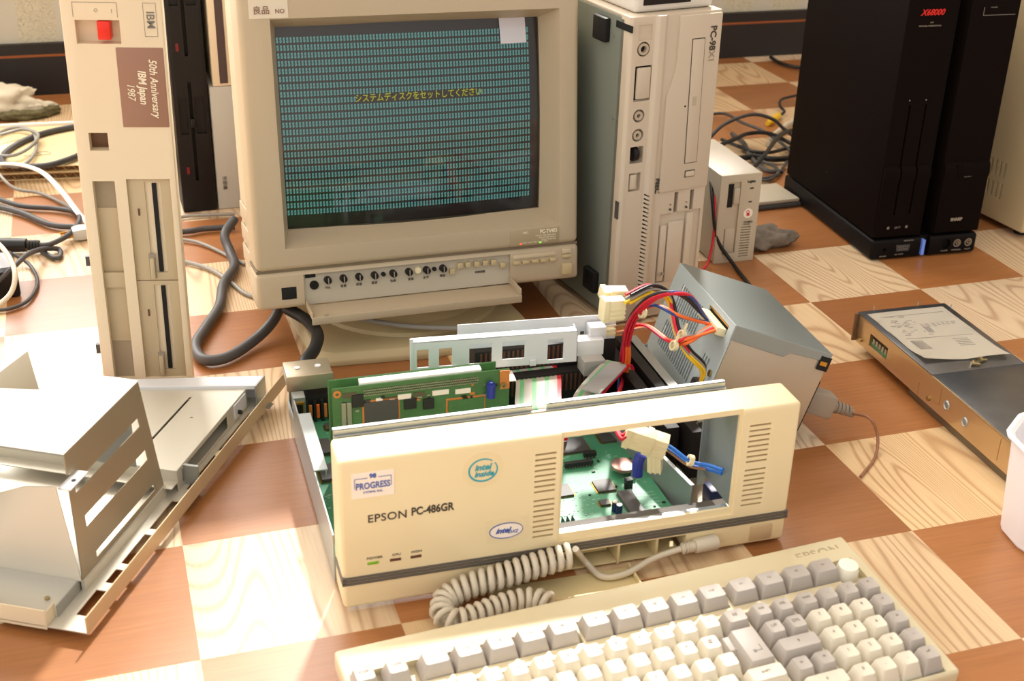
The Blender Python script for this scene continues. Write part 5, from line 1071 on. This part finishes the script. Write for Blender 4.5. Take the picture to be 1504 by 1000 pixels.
# ---------------------------------------------------------------- cables, plugs and odds and ends
def cable(name, label, pts, r, m, extra=None, n=8, group=None, flat=1.0):
    t = MB().tube([Vector(p) for p in pts], r, n, 7, flat=flat)
    o = t.build(name, m, ang=60); tag(o, label, 'cable', group); return o
vc = thing('monitor_cable', 'thick charcoal cable looping left of the monitor, with a metal plug on the opened computer', 'cable', (0, 0, 0))
MB().tube([(-0.3630, 1.5682, 0.0300), (-0.3698, 1.5385, 0.0200), (-0.3583, 1.5118, 0.0080), (-0.3436, 1.4651, 0.0080), (-0.3458, 1.4117, 0.0080), (-0.3377, 1.3508, 0.0080), (-0.3413, 1.2900, 0.0080), (-0.3419, 1.2498, 0.0080), (-0.3254, 1.2188, 0.0080), (-0.3017, 1.2264, 0.0080), (-0.2800, 1.2659, 0.0100), (-0.2652, 1.2982, 0.0180), (-0.2595, 1.3267, 0.0300)], 0.0060, 12, 7).build('thick_lead', M_wdark, vc, ang=60)
MB().tube([(-0.2440, 1.2633, 0.0500), (-0.2194, 1.2448, 0.0450), (-0.2031, 1.2130, 0.0450), (-0.2009, 1.1786, 0.0450), (-0.2056, 1.1464, 0.0460), (-0.2034, 1.1234, 0.0460)], 0.0066, 12, 7).build('short_lead', M_wblk, vc, ang=60)
eM = EP.matrix_world; b = MB()
b.box(-0.004, 0.040, 0.2830, 0.3160, 0.0462, 0.0590, M=eM).box(-0.0045, 0.0405, 0.2810, 0.2850, 0.0440, 0.0600, M=eM)
hd_ = b.build('plug_hood', mat('hood_steel', rgb(176, 162, 138), 0.4, 0.6, var=0.1), vc, bevel=0.0012)
b = MB()
for x in (0.008, 0.028): q = eM @ Vector((x, 0.300, 0.0590)); b.cyl(q, q+Vector((0, 0, 0.0008)), 0.0030, n=12)
b.build('hood_rivet', M_steelw, hd_)
q = eM @ Vector((0.018, 0.316, 0.053)); MB().cyl(q, Vector((-0.2035, 1.1243, 0.0470)), 0.0072, 0.0066, 12).build('strain_relief', M_wblk, vc)
cable('cable', 'pale grey cable running in front of the monitor stand to the white tower', [(-0.1871, 1.2742, 0.0400), (-0.1535, 1.2700, 0.0340), (-0.1127, 1.2671, 0.0300), (-0.0686, 1.2729, 0.0260), (-0.0244, 1.2878, 0.0200), (0.0212, 1.3157, 0.0060), (0.0749, 1.3125, 0.0040)], 0.0030, M_wgrey)
# left side tangle
cable('cable', 'white flat cable arching from the left edge to behind the cream front piece', [(-0.7606, 1.7492, 0.0300), (-0.7134, 1.7530, 0.0320), (-0.6674, 1.7303, 0.0300), (-0.6229, 1.6779, 0.0220), (-0.5801, 1.6190, 0.0100), (-0.5329, 1.5551, 0.0040)], 0.0042, M_wwht, flat=0.6)
cable('cable', 'thin grey cable drooping below the white flat cable at the left edge', [(-0.7511, 1.7735, 0.0250), (-0.7209, 1.7260, 0.0200), (-0.6969, 1.7108, 0.0100), (-0.6652, 1.7130, 0.0040), (-0.6191, 1.6733, 0.0040), (-0.5777, 1.6297, 0.0040), (-0.5012, 1.6004, 0.0040), (-0.4473, 1.6391, 0.0040), (-0.3802, 1.6490, 0.0060)], 0.0022, M_wgrey)
cable('cable', 'charcoal cable with a hairpin bend left of the cream front piece, ending in a plug', [(-0.7352, 1.6968, 0.0060), (-0.6745, 1.6586, 0.0060), (-0.6258, 1.6517, 0.0060), (-0.5903, 1.6336, 0.0080), (-0.5743, 1.5946, 0.0100), (-0.5724, 1.5442, 0.0120), (-0.5842, 1.5136, 0.0120), (-0.5979, 1.5106, 0.0110)], 0.0036, M_wdark)
cable('cable', 'charcoal cable running from the left edge behind the cream front piece to the monitor', [(-0.7215, 1.6603, 0.0060), (-0.6657, 1.6334, 0.0060), (-0.6109, 1.5924, 0.0060), (-0.5667, 1.5858, 0.0060), (-0.4932, 1.5718, 0.0060), (-0.4332, 1.5807, 0.0060), (-0.4090, 1.5921, 0.0060), (-0.3707, 1.6021, 0.0060)], 0.0040, M_wdark)
cable('cable', 'grey cable coiled in rings on the cardboard at the far left', [(-0.7499, 1.7707, 0.0260), (-0.7067, 1.7593, 0.0270), (-0.7071, 1.8236, 0.0280), (-0.7349, 1.9003, 0.0300), (-0.7655, 1.9287, 0.0300), (-0.7874, 1.9158, 0.0280), (-0.7869, 1.8719, 0.0280), (-0.7579, 1.8069, 0.0280), (-0.7293, 1.7970, 0.0300), (-0.7166, 1.8297, 0.0320), (-0.7219, 1.8820, 0.0340), (-0.7520, 1.9066, 0.0340), (-0.7777, 1.8772, 0.0340)], 0.0026, M_wgrey)
cable('cable', 'thick dark cable curving over the cardboard at the far left', [(-0.6520, 1.9692, 0.0260), (-0.6934, 1.9478, 0.0260), (-0.7284, 1.9101, 0.0260), (-0.7467, 1.8585, 0.0260), (-0.7485, 1.8075, 0.0260), (-0.7288, 1.7664, 0.0260), (-0.6783, 1.7616, 0.0270), (-0.6527, 1.7877, 0.0270), (-0.6319, 1.8329, 0.0270)], 0.0046, M_wdark)
cable('cable', 'black cord rising from the adapter and bent over at the left edge', [(-0.6010, 1.3647, 0.0200), (-0.5830, 1.3866, 0.0350), (-0.5846, 1.4353, 0.0300), (-0.5892, 1.4953, 0.0120), (-0.5764, 1.5155, 0.0040), (-0.5670, 1.4918, 0.0040), (-0.5747, 1.4891, 0.0040), (-0.5978, 1.5120, 0.0030)], 0.0032, M_wdark)
cable('cable', 'thin black cord looping on the floor beside the adapter', [(-0.6334, 1.4752, 0.0200), (-0.6104, 1.4725, 0.0100), (-0.5912, 1.4580, 0.0040), (-0.5682, 1.4124, 0.0040), (-0.5622, 1.3642, 0.0040), (-0.5747, 1.3393, 0.0040), (-0.5955, 1.3325, 0.0040)], 0.0022, M_wdark)
cable('cable', 'off-white cord hanging down over the adapter at the left edge', [(-0.6225, 1.4354, 0.0500), (-0.5904, 1.3913, 0.0500), (-0.5666, 1.3489, 0.0450), (-0.5652, 1.3259, 0.0300), (-0.5777, 1.3014, 0.0200)], 0.0030, M_cord)
b = MB(); p0, p1 = Vector((-0.5979, 1.5106, 0.0110)), Vector((-0.6590, 1.5064, 0.0110)); d = (p1-p0)
for k in range(4): b.cyl(p0+d*(0.06*k), p0+d*(0.06*k+0.045), 0.0062, 0.0070, 12)
b.cyl(p0, p0+d*0.3, 0.004, n=10).cyl(p0+d*0.26, p1, 0.0085, 0.0095, 14)
tag(b.build('black_plug', M_wblk), 'black moulded plug with ribbed neck at the left edge', 'plug')
pg = thing('mains_plug', 'pale grey two-pin mains plug beside the cream front piece', 'plug', (-0.5677, 1.5579, -0.0000), R(25))
MB().loft([[(x, y, z) for y, z in ((-w_, 0.002), (w_, 0.002), (w_, 0.016*h_), (-w_, 0.016*h_))] for x, w_, h_ in ((-0.004, 0.009, 0.95), (0.006, 0.011, 1.05), (0.022, 0.009, 1.0), (0.030, 0.005, 0.7))]).build('body', mat('plug_pale', rgb(200, 198, 192), 0.45), pg, bevel=0.0015)
for y in (-0.005, 0.005): MB().box(-0.018, -0.003, y-0.0007, y+0.0007, 0.005, 0.011).build('pin', M_gold, pg)
ad = thing('power_adapter', 'black power adapter with a grey label on top at the left edge', 'adapter', (-0.5816, 1.3909, 0.0000), R(25))
MB().box(-0.10, 0.0, -0.012, 0.055, 0.0, 0.034).build('body', M_black, ad, bevel=0.003); MB().box(-0.085, -0.006, 0.0, 0.048, 0.0338, 0.0343).build('label', mat('label_grey', rgb(170, 170, 176), 0.5), ad)
cable('cable', 'thin grey cable passing from the cream front piece to the monitor, nearer of the two', [(-0.4764, 1.5089, 0.0040), (-0.4111, 1.4870, 0.0040), (-0.3722, 1.4640, 0.0040), (-0.3395, 1.4270, 0.0040), (-0.3157, 1.3972, 0.0030), (-0.2866, 1.3836, 0.0030)], 0.0026, M_wgrey)
cable('cable', 'thin grey cable passing from the cream front piece to the monitor, farther of the two', [(-0.4929, 1.5696, 0.0040), (-0.4279, 1.5577, 0.0040), (-0.3983, 1.5435, 0.0040), (-0.3557, 1.5061, 0.0030), (-0.3346, 1.4858, 0.0030)], 0.0022, M_wgrey)
# cardboard sheets with corrugated edge
cbs = thing('cardboard_sheet', 'folded corrugated cardboard lying flat under the cables at the far left', 'cardboard', (-0.6417, 1.7888, 0.0000), R(11))
b = MB()
for k, z in enumerate((0.0, 0.0115)):
    b.box(-0.55, 0.09, -0.004*k, 0.20, z, z+0.0012).box(-0.55, 0.09, -0.004*k, 0.20, z+0.0088, z+0.0100)
b.build('liner', M_card, cbs)
b = MB()
for z in (0.0012, 0.0127): b.box(-0.55, 0.09, 0.004, 0.006, z, z+0.0076)
b.build('inner_shadow', M_cardd, cbs)  # brown strip stands in for the shade between the liners
b = MB()
for z in (0.0012, 0.0127):
    n = 90; top = [(-0.55+0.64*i/n, (z+0.0076) if i % 2 else z) for i in range(n+1)]
    b.loft([[(x, 0.0004, zz) for x, zz in top]+[(x, 0.0004, zz-0.0009) for x, zz in top[::-1]], [(x, 0.004, zz) for x, zz in top]+[(x, 0.004, zz-0.0009) for x, zz in top[::-1]]], cap=False)
b.build('flute', M_card, cbs)
b = MB().tube([(-0.05, 0.05, 0.0217), (-0.06, 0.058, 0.0217), (-0.045, 0.062, 0.0217), (-0.038, 0.052, 0.0217), (-0.055, 0.045, 0.0217), (-0.075, 0.046, 0.0217)], 0.0005, 4).tube([(0.00, 0.075, 0.0217), (0.02, 0.082, 0.0217), (0.008, 0.070, 0.0217), (0.012, 0.060, 0.0217)], 0.0005, 4)
b.build('pencil_writing', M_inkg, cbs)
stp = MB().box(-0.60, 0.13, -0.004, 0.004, 0.0, 0.004, M=Matrix.Translation((-0.7485, 1.9682, 0.0215)) @ Matrix.Rotation(R(14), 4, 'Z')).build('white_strip', M_white); tag(stp, 'thin white plastic strip lying along the back of the cardboard', 'strip')
def lump(name, m, loc, sc, rot, seed, amp=0.3, fold=0.0, n=40):
    b = MB(); V = []
    for j in range(n//2+1):
        row = []
        for i in range(n):
            th, ph = 2*PI*i/n, PI*j/(n//2); q = Vector((math.sin(ph)*math.cos(th), math.sin(ph)*math.sin(th), math.cos(ph)))
            rr = 1+amp*noise.noise(q*2.2+Vector((seed, 0, 0)))+amp*0.4*noise.noise(q*6+Vector((0, seed, 0)))+fold*math.sin(q.x*14+q.z*5)
            row.append(b.bm.verts.new((q.x*sc[0]*rr, q.y*sc[1]*rr, max(-sc[2]*0.75, q.z*sc[2]*rr))))
        V.append(row)
    for j in range(n//2):
        for i in range(n):
            try: b.bm.faces.new((V[j][i], V[j][(i+1) % n], V[j+1][(i+1) % n], V[j+1][i]))
            except ValueError: pass
    bmesh.ops.remove_doubles(b.bm, verts=b.bm.verts[:], dist=1e-6)
    o = b.build(name, m, ang=80); o.location = (loc[0], loc[1], loc[2]+sc[2]*0.75); o.rotation_euler = (0, 0, rot); return o
gl = thing('work_glove', 'crumpled cream work glove with a speckled green cuff at the far left', 'glove', (-0.8408, 2.0826, 0.0000), R(12))
o = lump('palm', M_cloth, (-0.02, 0.015, 0.0), (0.062, 0.040, 0.026), 0.1, 2, 0.4, 0.05); o.parent = gl
o = lump('finger', M_cloth, (0.035, 0.010, 0.0), (0.036, 0.014, 0.012), 0.2, 4, 0.3, 0.05); o.parent = gl
o = lump('cuff', M_camo, (0.02, -0.026, 0.0), (0.036, 0.010, 0.009), 0.1, 5, 0.3, 0.08); o.parent = gl
o = lump('cuff', M_camo, (0.062, -0.008, 0.0), (0.024, 0.008, 0.009), 0.8, 6, 0.3, 0.08); o.parent = gl
# right side odds and ends
sk = lump('knitted_sock', M_sock, (0.3278, 1.5960, 0.0000), (0.042, 0.020, 0.016), 0.35, 8, 0.35, 0.02); tag(sk, 'grey marled knitted sock tip lying behind the small drive box', 'sock')
fd = thing('flat_case', 'flat grey case with a dark rounded edge behind the small drive box', 'case', (0.3693, 1.7626, 0.0000), R(20))
MB().box(-0.06, 0.030, -0.022, 0.045, 0.007, 0.0125).build('upper_plate', mat('case_grey', rgb(186, 176, 156), 0.5), fd, bevel=0.002); MB().box(-0.06, 0.034, -0.025, 0.046, 0.0, 0.007).build('lower_plate', M_wdark, fd, bevel=0.003, seg=3)
TG = [('charcoal cable arching highest over the tangle beside the black twin tower', M_wdark, 0.0030, [(0.3025, 1.9892, 0.0200), (0.3234, 1.9984, 0.0400), (0.3513, 2.0120, 0.0500), (0.3817, 2.0333, 0.0500), (0.4118, 2.0429, 0.0400), (0.4339, 2.0616, 0.0200), (0.4499, 2.0508, 0.0100)]),
      ('dark cable running from the white tower down over the tangle', M_wdark, 0.0026, [(0.3246, 2.1616, 0.0100), (0.3546, 2.1683, 0.0100), (0.3707, 2.0860, 0.0200), (0.3976, 2.0438, 0.0200), (0.4254, 2.0061, 0.0100), (0.4348, 1.9390, 0.0100)]),
      ('thick black cable lying lowest in the tangle', M_wblk, 0.0048, [(0.3126, 1.9752, 0.0080), (0.3395, 1.9372, 0.0080), (0.3727, 1.9465, 0.0080), (0.4027, 1.9358, 0.0080), (0.4428, 1.9523, 0.0080)]),
      ('black cable crossing the tangle from lower left to upper right', M_wblk, 0.0034, [(0.3561, 1.8616, 0.0200), (0.3782, 1.8974, 0.0300), (0.4055, 1.9667, 0.0300), (0.4356, 2.0398, 0.0200), (0.4696, 2.0969, 0.0100)]),
      ('black cable curving flat across the top of the tangle', M_wblk, 0.0034, [(0.3210, 1.9665, 0.0200), (0.3467, 1.9964, 0.0200), (0.3730, 2.0271, 0.0200), (0.4064, 2.0300, 0.0200), (0.4377, 2.0141, 0.0100), (0.4533, 1.9808, 0.0100)]),
      ('charcoal cable bent round at the near side of the tangle', M_wdark, 0.0028, [(0.3593, 1.9989, 0.0060), (0.3793, 1.9333, 0.0060), (0.3963, 1.9088, 0.0060), (0.3940, 1.8709, 0.0060), (0.3681, 1.8505, 0.0060), (0.3560, 1.8710, 0.0060)]),
      ('thin dark cable looping back under the black tower', M_wdark, 0.0022, [(0.3480, 1.8518, 0.0050), (0.3780, 1.8480, 0.0050), (0.4085, 1.9063, 0.0050), (0.4298, 1.9669, 0.0050), (0.4532, 2.0238, 0.0050)])]
TG += [('black cable weaving level through the middle of the tangle', M_wblk, 0.0030, [(0.3315, 2.0353, 0.0060), (0.3532, 1.9958, 0.0080), (0.3703, 1.9671, 0.0100), (0.3964, 1.9625, 0.0100), (0.4285, 1.9917, 0.0080), (0.4546, 2.0138, 0.0060)]),
       ('charcoal cable slanting down through the tangle behind the drive box', M_wdark, 0.0036, [(0.3535, 2.0730, 0.0050), (0.3647, 2.0203, 0.0060), (0.3663, 1.9454, 0.0060), (0.3794, 1.8884, 0.0060), (0.4045, 1.8841, 0.0060)])]
for l, m_, r_, p_ in TG: cable('cable', l, p_, r_, m_)
av = thing('video_lead', 'black lead with a yellow plug beside the black twin tower', 'cable', (0, 0, 0))
MB().tube([(0.5004, 2.2951, 0.0100), (0.4684, 2.2660, 0.0100), (0.4585, 2.2227, 0.0100), (0.4613, 2.1967, 0.0080), (0.4451, 2.1697, 0.0060)], 0.0024, 8).build('lead', M_wblk, av)
p0, p1 = Vector((0.4477, 2.1779, 0.0060)), Vector((0.4293, 2.1447, 0.0060)); MB().cyl(p0, p1, 0.0060, 0.0068, 14).cyl(p1, p1+(p1-p0)*0.4, 0.0042, n=10).build('yellow_plug', M_wyel, av)
cable('cable', 'dark cable at the foot of the back wall beside the black twin tower', [(0.5023, 2.5833, 0.0060), (0.5128, 2.5418, 0.0060), (0.5344, 2.5128, 0.0060), (0.5662, 2.5058, 0.0060)], 0.0036, M_wblk)
cable('cable', 'white cable lying beyond the cable tangle', [(0.4843, 2.1732, 0.0060), (0.4521, 2.1235, 0.0060), (0.4186, 2.0608, 0.0060), (0.4036, 2.0166, 0.0060)], 0.0042, M_cord)
cable('wire', 'red wire hanging down between the white tower and the small drive box', [(0.2484, 1.5750, 0.1000), (0.2495, 1.5351, 0.0800), (0.2512, 1.5321, 0.0400), (0.2456, 1.5192, 0.0080), (0.2331, 1.4975, 0.0030)], 0.0016, M_wred)
cable('cord', 'black cord hanging beside the red wire and running over the floor behind the power supply', [(0.2461, 1.5774, 0.1100), (0.2470, 1.5349, 0.0800), (0.2561, 1.5334, 0.0350), (0.2769, 1.5259, 0.0060), (0.2882, 1.4674, 0.0040), (0.2987, 1.4180, 0.0040)], 0.0024, M_wblk)
